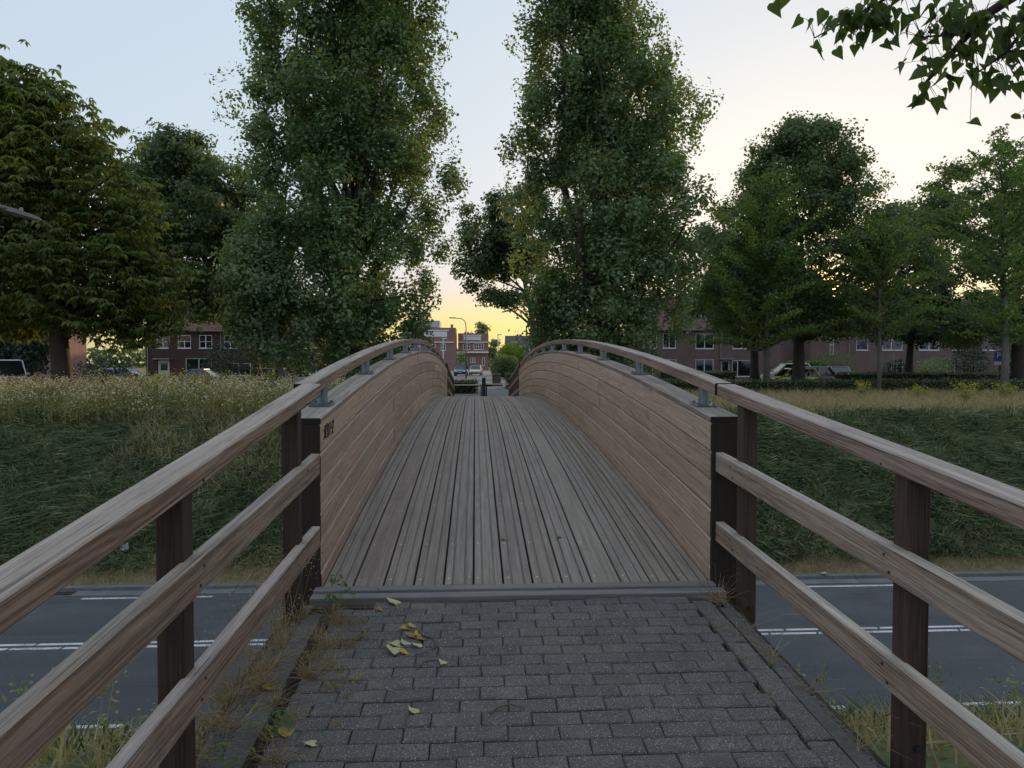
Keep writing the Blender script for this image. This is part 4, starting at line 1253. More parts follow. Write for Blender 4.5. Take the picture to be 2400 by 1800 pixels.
def win_part(parent, x0, x1, z0, z1, y=0.08, vm=(0.5,), hm=(), fw=0.075, mat=None, curtain=0.0, sill=True, name='window'):
    mb = MB()
    ya, yb = y - 0.05, y + 0.03
    mb.box(x0, x1, ya, yb, z0, z0 + fw).box(x0, x1, ya, yb, z1 - fw, z1).box(x0, x0 + fw, ya + .001, yb - .001, z0 + fw, z1 - fw).box(x1 - fw, x1, ya + .001, yb - .001, z0 + fw, z1 - fw)
    cuts = [x0 + fw] + [x0 + (x1 - x0) * f for f in vm] + [x1 - fw]
    for f in vm:
        xm = x0 + (x1 - x0) * f
        mb.box(xm - fw * .6, xm + fw * .6, ya + .002, yb - .002, z0 + fw, z1 - fw)
    for f in hm:
        zm = z0 + (z1 - z0) * f
        mb.box(x0 + fw, x1 - fw, ya + .012, yb - .012, zm - fw * .35, zm + fw * .35)
    w = mb.build(name, mat or WHITE, parent)
    for a, b in zip(cuts[:-1], cuts[1:]):
        part_box('pane', a, b, y - 0.012, y - 0.004, z0 + fw, z1 - fw, GLASS, w)
    if curtain:
        part_box('curtain', x0 + fw, x0 + fw + (x1 - x0) * curtain, y + 0.12, y + 0.14, z0 + fw, z1 - fw, CURTAIN, w)
    if sill:
        part_box('sill', x0 - 0.06, x1 + 0.06, -0.07, 0.025, z0 - 0.07, z0 - 0.003, mat or WHITE, w)
    return w

def house_shell(t, w, depth, eave, ridge, openings, wall_mat, roof_mat, gut=True, overhang=0.45, hip=False):
    """front wall with real openings, local x 0..w, facing -y"""
    xs_ = sorted({0.0, w} | {o[0] for o in openings} | {o[1] for o in openings})
    zs_ = sorted({0.0, eave} | {o[2] for o in openings} | {o[3] for o in openings})
    mb = MB()
    for xa, xb in zip(xs_[:-1], xs_[1:]):
        for za, zb in zip(zs_[:-1], zs_[1:]):
            xm, zm = (xa + xb) / 2, (za + zb) / 2
            if any(o[0] < xm < o[1] and o[2] < zm < o[3] for o in openings):
                continue
            mb.add([(xa, 0, za), (xb, 0, za), (xb, 0, zb), (xa, 0, zb)], [(0, 1, 2, 3)])
    for (xa, xb, za, zb) in openings:
        d = 0.16
        mb.add([(xa, 0, za), (xb, 0, za), (xb, 0, zb), (xa, 0, zb), (xa, d, za), (xb, d, za), (xb, d, zb), (xa, d, zb)], [(0, 4, 5, 1), (1, 5, 6, 2), (2, 6, 7, 3), (3, 7, 4, 0)])
    rz_ = ridge if not hip else eave
    mb.add([(0, 0, 0), (0, depth, 0), (0, depth, eave), (0, depth / 2, rz_ - 0.05), (0, 0, eave)], [(4, 3, 2, 1, 0)])
    mb.add([(w, 0, 0), (w, depth, 0), (w, depth, eave), (w, depth / 2, rz_ - 0.05), (w, 0, eave)], [(0, 1, 2, 3, 4)])
    mb.add([(0, depth, 0), (w, depth, 0), (w, depth, eave), (0, depth, eave)], [(3, 2, 1, 0)])
    mb.build('wall', wall_mat, t)
    # near-black panel painted as the shade of the rooms behind the windows
    part_box('room_shade_panel', 0.05, w - 0.05, 1.6, 1.7, 0.02, eave - 0.02, DARK, t)
    s = (ridge - eave) / (depth / 2)
    if hip is not False:
        pass
    ze = eave - overhang * s
    hi = depth / 2 if hip else -0.0
    rf = MB()
    xa, xb = (-overhang, w + overhang) if hip else (0.004, w - 0.004)
    ra, rb = (hi - overhang, w - hi + overhang) if hip else (xa, xb)
    for dz in (0.10,):
        rf.add([(xa, -overhang, ze + dz), (xb, -overhang, ze + dz), (rb, depth / 2, ridge + dz), (ra, depth / 2, ridge + dz)], [(0, 1, 2, 3)])
        rf.add([(xa, depth + overhang, ze + dz), (xb, depth + overhang, ze + dz), (rb, depth / 2, ridge + dz), (ra, depth / 2, ridge + dz)], [(3, 2, 1, 0)])
        if hip:
            rf.add([(xa, -overhang, ze + dz), (ra, depth / 2, ridge + dz), (xa, depth + overhang, ze + dz)], [(0, 1, 2)])
            rf.add([(xb, -overhang, ze + dz), (rb, depth / 2, ridge + dz), (xb, depth + overhang, ze + dz)], [(2, 1, 0)])
        rf.add([(xa, -overhang, ze - .02), (xb, -overhang, ze - .02), (xb, depth + overhang, ze - .02), (xa, depth + overhang, ze - .02)], [(0, 1, 2, 3)])
        rf.add([(xa, -overhang, ze - .02), (xb, -overhang, ze - .02), (xb, -overhang, ze + dz), (xa, -overhang, ze + dz)], [(0, 1, 2, 3)])
    rf = rf.build('roof', roof_mat, t)
    if gut:
        g_ = MB().tube([(xa + .01, -overhang - 0.06, ze + 0.03), (xb - .01, -overhang - 0.06, ze + 0.03)], 0.065, 8)
        g_.build('gutter', plain('dark_gutter_zinc', (0.09, 0.09, 0.095), 0.5, 0.3), rf)
    return rf

def downpipe(t, x, eave, mat=PIPE):
    MB().tube([(x, -0.4, eave - 0.15), (x, -0.07, eave - 0.45), (x, -0.07, 0.0)], 0.045, 6).build('downpipe', mat, t)

def terrace(label, x0, x1, wins, wall, roof, eave=6.0, ridge=9.6, depth=8.5, group=None, pipe=True, doors=(), y=80, hip=False, skylights=(), chimney=True):
    t = thing('terraced_house', label, 'house', (x0, y, GF), group=group)
    w = x1 - x0
    ops = [(o['x0'], o['x1'], o['z0'], o['z1']) for o in wins] + [(d['x0'], d['x1'], 0.05, d['z1']) for d in doors]
    rf = house_shell(t, w, depth, eave, ridge, ops, wall, roof, hip=hip)
    for o in wins:
        win_part(t, o['x0'], o['x1'], o['z0'], o['z1'], vm=o.get('vm', (0.5,)), hm=o.get('hm', ()), curtain=o.get('c', 0.0), mat=o.get('mat'))
    for d in doors:
        dd = part_box('door', d['x0'] + .01, d['x1'] - .01, 0.08, 0.13, 0.05, d['z1'] - 0.01, d.get('mat', DOORMAT), t)
        part_box('pane', d['x0'] + .22, d['x1'] - .22, 0.070, 0.078, 1.1, d['z1'] - 0.25, GLASS, dd)
        part_box('door_frame', d['x0'] + .012, d['x0'] + .09, 0.03, 0.078, 0.05, d['z1'] - 0.02, WHITE, dd)
        part_box('door_frame', d['x1'] - .09, d['x1'] - .012, 0.03, 0.078, 0.05, d['z1'] - 0.02, WHITE, dd)
        part_box('door_frame', d['x0'] + .09, d['x1'] - .09, 0.03, 0.078, d['z1'] - 0.10, d['z1'] - 0.02, WHITE, dd)
        part_box('canopy', d['x0'] - .3, d['x1'] + .3, -0.7, 0.0, d['z1'] + 0.12, d['z1'] + 0.22, PIPE, t)
    if pipe:
        downpipe(t, 0.2, eave)
    if chimney:
        ch = MB().box(w * .5 - .4, w * .5 + .4, depth / 2 - .3, depth / 2 + .3, ridge - .5, ridge + 1.1)
        ch.box(w * .5 - .46, w * .5 + .46, depth / 2 - .36, depth / 2 + .36, ridge + 1.1, ridge + 1.22)
        ch.build('chimney', wall, rf)
    s = (ridge - eave) / (depth / 2)
    for sx in skylights:
        zz = eave + 1.15 * s
        V = []
        for (a, b) in ((-.45, .7), (.45, .7), (.45, 1.75), (-.45, 1.75)):
            V.append((sx + a, b, eave + b * s + 0.16))
        V += [(x_, y_, z_ - 0.08) for x_, y_, z_ in V]
        sk = obj('skylight', mesh_from('skylight', V, [(0, 1, 2, 3), (0, 4, 5, 1), (1, 5, 6, 2), (2, 6, 7, 3), (3, 7, 4, 0)], [GLASS]), rf)
    return t
def W(x0, x1, z0, z1, **k):
    return dict(x0=x0, x1=x1, z0=z0, z1=z1, **k)
GL = 'terraced houses left of the bridge'
GR = 'terraced houses right of the bridge'
wl = [W(1.15, 2.55, 3.55, 5.0, hm=(.5,)), W(3.45, 4.85, 3.55, 5.0, hm=(.5,), c=.4), W(5.75, 7.15, 3.55, 5.0, hm=(.5,)), W(4.25, 7.1, 0.5, 2.45, vm=(.5,), mat=CREAM)]
terrace('dark brick house with three small white upstairs windows, left of the small tree', -36.2, -28.3, wl, BR_DARK, TILE_BROWN, 5.75, 9.3, group=GL, doors=[dict(x0=1.3, x1=2.5, z1=2.2, mat=CREAM)], hip=False)
wl2 = [W(0.5, 1.9, 3.55, 5.0, hm=(.5,)), W(4.9, 6.3, 3.55, 5.0, hm=(.5,)), W(0.7, 3.4, 0.5, 1.9, vm=(.5,)), W(5.0, 6.4, .5, 1.9)]
terrace('dark brick house half hidden behind the small pale-trunked tree', -28.28, -20.2, wl2, BR_DARK, TILE_BROWN, 5.75, 9.3, group=GL)
terrace('dark brick house at the inner end of the left terrace, behind the left poplar', -20.18, -12.2, wl, BR_DARK, TILE_BROWN, 5.75, 9.3, group=GL, doors=[dict(x0=1.3, x1=2.5, z1=2.2)])
terrace('reddish house glimpsed behind the chestnut trunk at the left edge', -64.0, -49.2, [W(2, 4, 3.5, 5, hm=(.5,)), W(7, 9, 3.5, 5), W(11, 13, 3.5, 5), W(2, 5, .6, 2.3)], BR_RED, TILE_RED, 5.6, 9.2, y=84, group=GL)
wa = [W(0.4, 1.9, 3.6, 5.3), W(2.6, 4.1, 3.6, 5.3), W(6.4, 8.5, 3.55, 5.35, c=.25), W(6.4, 8.5, 0.9, 2.35, c=.3), W(2.2, 4.2, 0.9, 2.35)]
terrace('brown brick house right of the right poplar with red roof and skylights', 18.8, 27.9, wa, BR_BROWN, TILE_RED, 6.0, 9.7, group=GR, skylights=(5.6, 7.6), doors=[dict(x0=.5, x1=1.5, z1=2.2)])
wa2 = [W(1.6, 3.75, 3.55, 5.35, c=.45), W(1.55, 3.9, 0.35, 2.25, vm=(.28,), c=.5)]
terrace('brown brick end house with a white-framed front window, behind the oak trunk', 27.92, 34.8, wa2, BR_BROWN, TILE_RED, 6.0, 9.7, group=GR, skylights=(1.1, 3.6), doors=[dict(x0=.3, x1=1.25, z1=2.2)])
wb0 = [W(2.25, 2.75, 2.95, 5.1, vm=(), hm=(.5,))]
terrace('brown brick end wall house with one narrow tall window', 38.7, 43.0, wb0, BR_BROWN, TILE_RED, 6.0, 9.7, group=GR, pipe=False, chimney=False)
wb1 = [W(1.1, 2.5, 3.4, 5.3, vm=(), c=.9), W(4.2, 6.6, 3.4, 5.3, vm=(.45,), c=.95), W(5.3, 6.7, 0.5, 2.0, vm=(.5,))]
terrace('brown brick house with bright upstairs windows behind the right lantern', 43.02, 50.2, wb1, BR_BROWN, TILE_RED, 6.0, 9.7, group=GR)
wb2 = [W(1.4, 3.8, 3.4, 5.35, vm=(.5,)), W(5.4, 6.9, 3.4, 5.35, vm=()), W(6.6, 7.6, .5, 2.1)]
terrace('brown brick house with two pairs of white upstairs frames, right of the lantern', 50.22, 58.6, wb2, BR_BROWN, TILE_RED, 6.0, 9.7, group=GR, doors=[dict(x0=4.8, x1=5.8, z1=2.2, mat=DOORRED)])
wb3 = [W(0.6, 2.1, 3.4, 5.35, vm=(), c=.9), W(4.6, 6.0, 3.4, 5.35), W(2.5, 5.4, .5, 2.2)]
terrace('brown brick house at the right edge behind the parking sign', 58.62, 67.5, wb3, BR_BROWN, TILE_RED, 6.0, 9.7, group=GR)
terrace('brick house seen through the gap between the right terraces', 40.0, 54.0, [W(6.2, 7.0, 3.6, 5.2), W(7.6, 8.4, 3.6, 5.2)], BR_BROWN, TILE_RED, 5.9, 9.6, y=104, group=GR)

# ------------------------------------------------------------------ flat-roofed brick houses at the end of the street
def townhouse(label, x0, x1, y, h, tops, bands, wins, side_x=None):
    t = thing('flat_roofed_house', label, 'house', (x0, y, GF), group='flat-roofed houses at the end of the street')
    w = x1 - x0
    house_shell_flat(t, w, 10, h, wins)
    for (xa, xb, za, zb, d) in bands:
        part_box('white_band', xa, xb, -d, -0.004, za, zb, WHITE, t)
    for (xa, xb, za, zb, vm, hm) in wins:
        win_part(t, xa, xb, za, zb, vm=vm, hm=hm, fw=0.14, y=0.06)
    for (xa, xb, ya, yb, za, zb) in tops:
        part_box('chimney', xa, xb, ya, yb, za, zb, BR_RED, t)
    return t
def house_shell_flat(t, w, depth, h, wins):
    xs_ = sorted({0.0, w} | {o[0] for o in wins} | {o[1] for o in wins})
    zs_ = sorted({0.0, h} | {o[2] for o in wins} | {o[3] for o in wins})
    mb = MB()
    for xa, xb in zip(xs_[:-1], xs_[1:]):
        for za, zb in zip(zs_[:-1], zs_[1:]):
            xm, zm = (xa + xb) / 2, (za + zb) / 2
            if any(o[0] < xm < o[1] and o[2] < zm < o[3] for o in wins):
                continue
            mb.add([(xa, 0, za), (xb, 0, za), (xb, 0, zb), (xa, 0, zb)], [(0, 1, 2, 3)])
    mb.add([(0, 0, 0), (0, depth, 0), (0, depth, h), (0, 0, h), (w, 0, 0), (w, depth, 0), (w, depth, h), (w, 0, h)], [(3, 2, 1, 0), (4, 5, 6, 7), (2, 3, 7, 6), (1, 2, 6, 5)])
    mb.build('wall', BR_RED, t)
    part_box('room_shade_panel', .1, w - .1, 1.0, 1.1, .1, h - .1, DARK, t)  # black panel stands in for the unlit interior
K = 178 / 1660.0
townhouse('flat-roofed brick house with white top storey at the end of the street', -4.3, 3.3, 178, 9.3,
          [(7.1, 7.55, 2, 3, 9.3, 10.2)], [(1.2, 5.9, 8.65, 8.9, .25), (1.35, 5.75, 7.6, 8.6, .1), (0.0, 7.6, 6.95, 7.2, .35), (-0.7, 7.6, 4.35, 4.75, .9)],
          [(1.3, 3.0, 5.2, 6.75, (.33, .66), (.5,)), (3.9, 6.4, 5.2, 6.75, (.25, .5, .75), (.5,)), (0.3, 1.7, 2.0, 3.2, (.5,), (.5,)), (3.0, 4.3, 2.0, 3.2, (.5,), (.5,)), (6.1, 6.7, 1.2, 3.2, (), ())])
townhouse('taller flat-roofed brick house beside the left poplar at the street end', -13.2, -4.7, 172, 10.4,
          [(7.2, 7.8, 2, 3, 10.4, 11.3)], [(0, 6.9, 9.6, 9.85, .25), (0.6, 6.4, 8.2, 9.5, .1), (0, 8.0, 6.75, 7.0, .35)],
          [(4.9, 6.1, 4.9, 6.5, (.5,), (.5,)), (2.0, 3.6, 4.9, 6.5, (.5,), (.5,)), (2.0, 4, 1.5, 3.2, (.5,), ())])
ap = thing('apartment_block', 'pale apartment block rising behind the left poplar', 'building', (-24, 235, GF))
mb = MB().box(0, 12.3, 0, 12, 0, 15.8)
mb.build('wall', plain('pale_render', (0.42, 0.44, 0.48), 0.8), ap)
for i in range(4):
    for k in range(4):
        win_part(ap, 1.0 + i * 2.9, 2.9 + i * 2.9, 2 + k * 3.4, 3.7 + k * 3.4, y=-0.06, vm=(.5,), fw=.12, sill=False)
sh_ = thing('garage', 'low grey-roofed garage right of the round bright shrub', 'building', (6.6, 118, GF))
part_box('wall', 0, 7.5, 0, 5, 0, 2.3, BR_BROWN, sh_)
mb = MB()
mb.add([(-.3, -.4, 2.3), (7.8, -.4, 2.3), (7.8, 5.4, 2.3), (-.3, 5.4, 2.3), (2.6, 2.5, 4.3), (7.8, 2.5, 4.3)], [(0, 1, 5, 4), (3, 4, 5, 2), (0, 4, 3), (1, 2, 5), (3, 2, 1, 0)])
mb.build('roof', plain('pale_grey_roofing', (0.36, 0.38, 0.41), 0.7), sh_)
part_box('door', 1.0, 3.6, -0.05, -0.004, 0, 2.0, WHITE, sh_)
da = thing('house', 'dark-roofed house in the distance left of the double pole', 'house', (9, 210, GF))
house_shell(da, 9, 9, 5.5, 10.0, [], BR_BROWN, plain('dark_slate', (0.10, 0.09, 0.10), 0.7), gut=False)

# streets
street = MB().box(-70, 90, 50.5, 57.5, GF - 0.2, GF + 0.025).build('street', ASPH)
tag(street, 'residential street running behind the hedges', kind='structure')
st2 = MB().box(-6.5, 4.6, 57.52, 169.0, GF - 0.2, GF + 0.03).build('street', concrete('pale_street_bricks', (0.21, 0.20, 0.19)))
tag(st2, 'side street leading away to the flat-roofed houses', kind='structure')
for x0, x1 in ((-70, -6.6), (4.7, 90)):
    pv = MB().box(x0, x1, 57.6, 60.2, GF - 0.2, GF + 0.12).build('pavement', KERB)
    tag(pv, 'pavement in front of the terraces %s of the side street' % ('left' if x0 < -10 else 'right'), kind='structure')

# ------------------------------------------------------------------ hedges and garden shrubs
def leafbox(name, label, x0, x1, y0, y1, h, mat, n, size, seed, cat='hedge', group=None, core=True):
    g = np.random.default_rng(seed)
    cx, cy = (x0 + x1) / 2, (y0 + y1) / 2
    t = thing(name, label, cat, (cx, cy, GF), group=group)
    a, b = (x1 - x0) / 2, (y1 - y0) / 2
    C = []
    for _ in range(n):
        f = g.uniform()
        x = g.uniform(-a, a)
        if f < .45:
            C.append((x, g.uniform(-b, b), h))
        elif f < .85:
            C.append((x, -b, g.uniform(0.05, h)))
        elif f < .93:
            C.append((-a if g.uniform() < .5 else a, g.uniform(-b, b), g.uniform(0.05, h)))
        else:
            C.append((x, b, g.uniform(0.05, h)))
    C = np.array(C)
    bump_ = np.array([mnoise.noise((c_[0] * .9 + seed, c_[1] * .9, c_[2] * 2)) for c_ in C])
    C[:, 2] *= 1 + 0.12 * bump_
    C[:, 1] += 0.1 * bump_
    C += g.normal(0, .05, C.shape)
    soup('foliage', leaf_quads(C, size, g, .5, .6), [mat], t)
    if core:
        part_box('twigs', -a + .09, a - .09, -b + .09, b - .09, 0, h - 0.09, plain('hedge_shade_core', (0.015, 0.02, 0.011), 0.95), t)  # near-black box, the shade inside the hedge put into its colour
    return t
GH = 'clipped hedges on the far side'
leafbox('hedge', 'long low hedge nearest the dry grass on the right', 9.0, 62.0, 41.5, 43.2, 0.86, L_HEDGE, 15000, 0.13, 1, group=GH)
leafbox('hedge', 'second low hedge behind it, in front of the brown houses', 29.0, 64.0, 58.2, 59.8, 1.05, L_HEDGE, 8000, 0.15, 2, group=GH)
leafbox('hedge', 'low hedge in front of the dark houses on the left', -46.0, -9.0, 45.0, 46.4, 1.0, L_HEDGE, 9000, 0.14, 3, group=GH)
leafbox('hedge', 'low dark hedge right of the left poplar, beyond the barrier', -5.5, 0.1, 44.0, 46.0, 0.78, L_HEDGE, 3200, 0.11, 4, group=GH)
leafbox('hedge', 'block of clipped hedge right of the black bollard', 2.3, 5.4, 52.0, 54.2, 1.1, L_HEDGE, 2600, 0.12, 5, group=GH)
leafbox('hedge', 'dark hedge by the garage at the right poplar', 5.2, 9.5, 88.0, 89.5, 1.9, L_DARK, 1500, 0.2, 6, group=GH)
leafbox('hedge', 'short hedge in the garden of the right poplar house', 19.0, 27.0, 72.0, 73.2, 1.0, L_HEDGE, 1800, 0.17, 7, group=GH)
leafbox('hedge', 'bright hedge in the gap between the right terraces', 34.4, 38.6, 76.0, 77.2, 2.0, L_LIME, 1500, 0.17, 8, group=GH)
def shrub(name, label, x, y, rx, rz, mat, n, size, seed, z0=None, cat='shrub'):
    g = np.random.default_rng(seed)
    t = thing(name, label, cat, (x, y, GF))
    v = unit(g.normal(0, 1, (n, 3))) * (g.uniform(0, 1, n) ** .3)[:, None]
    lump = np.array([1 + .3 * mnoise.noise((q[0] * 2 + seed, q[1] * 2, q[2] * 2)) for q in v])[:, None]
    C = v * lump * np.array([rx, rx, rz / 2]) + np.array([0, 0, (z0 or 0) + rz / 2])
    C = C[C[:, 2] > 0.02]
    soup('foliage', leaf_quads(C, size, g, .4, .6), [mat], t)
    mb = MB()
    for k in range(5):
        mb.tube([(0.05 * k, 0, -0.05), (g.normal(0, rx * .3), g.normal(0, rx * .3), (z0 or 0) + rz * .6)], [0.05, 0.015], 5)
    mb.build('stems', BARK, t)
    return t
shrub('round_shrub', 'round bright lime-green shrub beside the side street', 5.6, 104, 2.4, 3.9, L_LIME, 7000, .24, 1, 1.0)
shrub('shrub', 'dark green bush in front of the bright lime shrub', 3.55, 84, 1.75, 2.9, L_OAK, 7000, .18, 2)
shrub('shrub', 'small bush with reddish tips right of the dark green bush', 5.5, 72, 0.95, 1.5, L_POP2, 2500, .15, 3)
shrub('palm', 'small palm-like bush before the flat-roofed house', -2.9, 150, 1.3, 3.4, L_POP2, 500, .5, 4, .8)
shrub('shrub', 'dark round garden bush before the brown houses on the right', 50.6, 70, 1.7, 4.8, L_DARK, 1600, .24, 5)
shrub('shrub', 'low reddish bush left of the dark round bush on the right', 46.9, 70, 1.9, 2.6, L_POP2, 1300, .2, 6)
shrub('shrub', 'bush by the narrow window of the brown end wall', 37.2, 72, 2.0, 3.2, L_OAK, 1500, .2, 7)
shrub('shrub', 'dark bush left of the lantern on the right', 37.3, 61, 1.2, 2.2, L_DARK, 1000, .18, 8)
shrub('shrub', 'dark climber massed by the houses at the right edge', 60, 74, 3.0, 4.6, L_DARK, 1600, .26, 9)
shrub('shrub', 'dark bush in front of the left house front window', -24.0, 70, 2.2, 4.2, L_DARK, 1700, .25, 10)
shrub('shrub', 'dark bush beside the left poplar trunk', -17.0, 66, 2.6, 3.6, L_DARK, 1700, .25, 11)
shrub('shrub', 'dark bush under the chestnut crown', -25.5, 50, 2.0, 2.4, L_DARK, 1500, .2, 12)
shrub('shrub', 'leafy bush at the left edge above the tall weeds', -20.3, 28.5, 0.9, 1.9, L_GIN, 900, .13, 13)
tree('distant_tree', 'pale tree behind the flat-roofed house', [(3, -3.5, 7), (6, -4.5, 7), (9, -3.5, 6.5), (11.5, -1.5, 5), (13, 0, 3)], (1.5, 212, GF), .3, L_POP2, 260, 12, .7, .7, seed=51, holes=.2, nl=10)
g = np.random.default_rng(99)
C = np.stack([g.uniform(-160, 260, 9000), g.uniform(285, 300, 9000), g.uniform(0, 1, 9000)], 1)
C[:, 2] = GF + C[:, 2] * (7 + 3.0 * np.array([mnoise.noise((x * .06, 1.0, 0)) + .6 * mnoise.noise((x * .25, 5.0, 0)) for x in C[:, 0]]))
tag(soup('far_wood', leaf_quads(C, 2.2, g), [L_OAK]), 'far line of trees along the horizon', 'wood', kind='stuff')

# ------------------------------------------------------------------ vehicles
TYRE = plain('tyre_rubber', (0.012, 0.012, 0.013), 0.9)
RIM = plain('alloy_rim', (0.35, 0.36, 0.37), 0.35, 0.8)
HEADL = plain('headlamp_glass', (0.6, 0.62, 0.64), 0.12, 0.3)
TAILL = plain('tail_lamp_glass', (0.25, 0.012, 0.012), 0.2)
PLATE = plain('yellow_number_plate', (0.55, 0.40, 0.04), 0.5)
def paint(name, c_):
    m = M(name)
    b = m.bsdf(c_, 0.32, None, 0.25, 0.6)
    b.inputs['Coat Weight'].default_value = 0.8
    b.inputs['Coat Roughness'].default_value = 0.06
    return m.m
def car(label, loc, rz, color, L=4.1, Wd=1.74, H=1.5, hatch=True, name='parked_car', van=False, suv=False):
    t = thing(name, label, 'car' if not van else 'van', loc, rz, group='parked cars' if not van else None)
    pm = paint('car_paint', color)
    h, w = L / 2, Wd / 2
    belt = H * (0.62 if not van else 0.55)
    nose = belt * (0.82 if not van else 0.95)
    # lower body lofted along the length (x), front at +x
    st = [(-h, 0.42, belt * .86, w * .86), (-h + .12, .30, belt * .97, w * .95), (-h + .5, .22, belt, w), (0, .20, belt, w), (h * .45, .20, belt * .985, w), (h * .78, .22, nose * .98, w * .97), (h - .10, .26, nose * .86, w * .90), (h, .38, nose * .70, w * .80)]
    V, F = [], []
    for (x, zb, zt, hw) in st:
        ring = [(hw * .90, zb), (hw, zb + .14), (hw, (zb + zt) / 2), (hw * .985, zt - .10), (hw * .90, zt), (0, zt + .015)]
        ring = ring + [(-a, b) for a, b in reversed(ring[:-1])]
        V += [(x, a, b) for a, b in ring]
    k = 11
    for i in range(len(st) - 1):
        for j in range(k):
            q = (j + 1) % k
            F.append((i * k + j, i * k + q, (i + 1) * k + q, (i + 1) * k + j))
    F += [tuple(range(k)), tuple(reversed(range((len(st) - 1) * k, len(st) * k)))]
    body = obj('body', mesh_from('body', V, F, [pm], smooth=False), t)
    # greenhouse
    if van:
        base = (-h + .05, h * .62); top = (-h + .15, h * .42)
    elif hatch:
        base = (-h + .06, h * .48); top = (-h + .42, h * .10)
    else:
        base = (-h * .62, h * .46); top = (-h * .34, h * .08)
    wt_ = w * .76 if not van else w * .88
    bz_ = belt - .02
    g8 = [(base[0], -w * .93, bz_), (base[1], -w * .93, bz_), (base[1], w * .93, bz_), (base[0], w * .93, bz_), (top[0], -wt_, H - .06), (top[1], -wt_, H - .06), (top[1], wt_, H - .06), (top[0], wt_, H - .06)]
    obj('windows', mesh_from('windows', g8, [(0, 1, 5, 4), (1, 2, 6, 5), (2, 3, 7, 6), (3, 0, 4, 7)], [GLASS]), t)
    rb = MB()
    rt = [(top[0] - .03, -wt_ - .02), (top[1] + .03, -wt_ - .02), (top[1] + .03, wt_ + .02), (top[0] - .03, wt_ + .02)]
    rb.add([(x, y_, H - .07) for x, y_ in rt] + [(x * .94, y_ * .86, H) for x, y_ in rt], [(0, 1, 5, 4), (1, 2, 6, 5), (2, 3, 7, 6), (3, 0, 4, 7), (4, 5, 6, 7), (3, 2, 1, 0)])
    rb.build('roof', pm, t)
    pl = MB()
    mids = [0.42] if not van else [0.3, 0.62]
    for s in (-1, 1):
        for f in [0.0, 1.0] + mids:
            xb = base[0] + (base[1] - base[0]) * f; xt = top[0] + (top[1] - top[0]) * f
            r_ = .045 if f in (0.0, 1.0) else .035
            if f == 0.0 and hatch: r_ = .10
            pl.tube([(xb, s * w * .935, bz_), (xt, s * (wt_ + .008), H - .05)], r_, 5)
    pl.build('pillars', pm, t)
    if van:
        part_box('side_panel', base[0] + .1, base[0] + (base[1] - base[0]) * .55, -w * .97, w * .97, bz_ - .1, H - .12, pm, t)
    for sx in (-h * .62, h * .62):
        for s in (-1, 1):
            mbw = MB().tube([(0, -.09, 0), (0, .09, 0)], .31, 14)
            wh = mbw.build('wheel', TYRE, t, loc=(sx, s * (w - .08), .31))
            MB().tube([(0, s * .085, 0), (0, s * .105, 0)], .19, 10).build('rim', RIM, wh)
    for s in (-1, 1):
        MB().cbox(h - .20, h - .035, s * w * .66 - .17, s * w * .66 + .17, nose * .70, nose * .86, .02).build('headlight', HEADL, t)
        MB().cbox(-h - .012, -h + .16, s * w * .76 - .11, s * w * .76 + .11, belt * .62, belt * .92, .02).build('tail_light', TAILL, t)
        MB().cbox(base[1] - .32, base[1] - .14, s * (w + .11) - .08, s * (w + .11) + .08, belt, belt + .15, .02).build('mirror', pm, t)
    MB().box(h - .03, h + .012, -.26, .26, .42, .53).build('number_plate', PLATE, t)
    MB().box(h - .06, h + .004, -w * .55, w * .55, .28, .40).build('grille', DARK, t)
    MB().box(-h - .012, -h + .04, -.26, .26, .50, .61).build('number_plate', PLATE, t)
    return t
S0 = GF + 0.027
car('yellow-green hatchback parked behind the oak trunk', (23.6, 52.0, S0), math.pi, (0.46, 0.47, 0.09), 3.8, 1.66, 1.52)
car('black estate car parked just behind the yellow hatchback', (26.2, 55.6, S0), math.pi, (0.018, 0.014, 0.016), 4.5, 1.8, 1.62)
car('silver car facing the camera right of the yellow hatchback', (31.9, 60.6, GF + .122), R(-110), (0.42, 0.45, 0.48), 4.2, 1.78, 1.50)
car('white car behind the oak trunk, only its roof showing', (28.4, 63.5, GF), math.pi, (0.62, 0.63, 0.64), 4.3, 1.8, 1.9)
car('blue car facing the camera in the side street', (-2.05, 104, GF + .033), R(-93), (0.015, 0.05, 0.15), 4.2, 1.8, 1.62)
car('silver car with a warm glint parked behind the blue car', (0.1, 109, GF + .033), R(-96), (0.52, 0.46, 0.36), 4.2, 1.76, 1.50)  # golden reflection tinted into the silver paint colour
car('dark red car behind the blue car', (-2.7, 122, GF + .033), R(-92), (0.11, 0.012, 0.014), 4.2, 1.8, 1.9)
car('silver hatchback half hidden by weeds on the left', (-26.2, 55.0, S0), 0.06, (0.45, 0.47, 0.50), 3.9, 1.7, 1.52)
car('black car with only its roof above the hedge on the left', (-20.6, 55.0, S0), 0.0, (0.012, 0.012, 0.014), 4.3, 1.76, 1.46, False)
car('dark car parked beside the teal container', (-17.2, 64.0, GF + .0), 0.0, (0.02, 0.022, 0.026), 4.2, 1.76, 1.48)
car('white van behind the weeds at the left edge', (-30.4, 47.0, GF - .05), R(-38), (0.40, 0.44, 0.48), 4.9, 1.95, 2.2, True, 'parked_van', True)

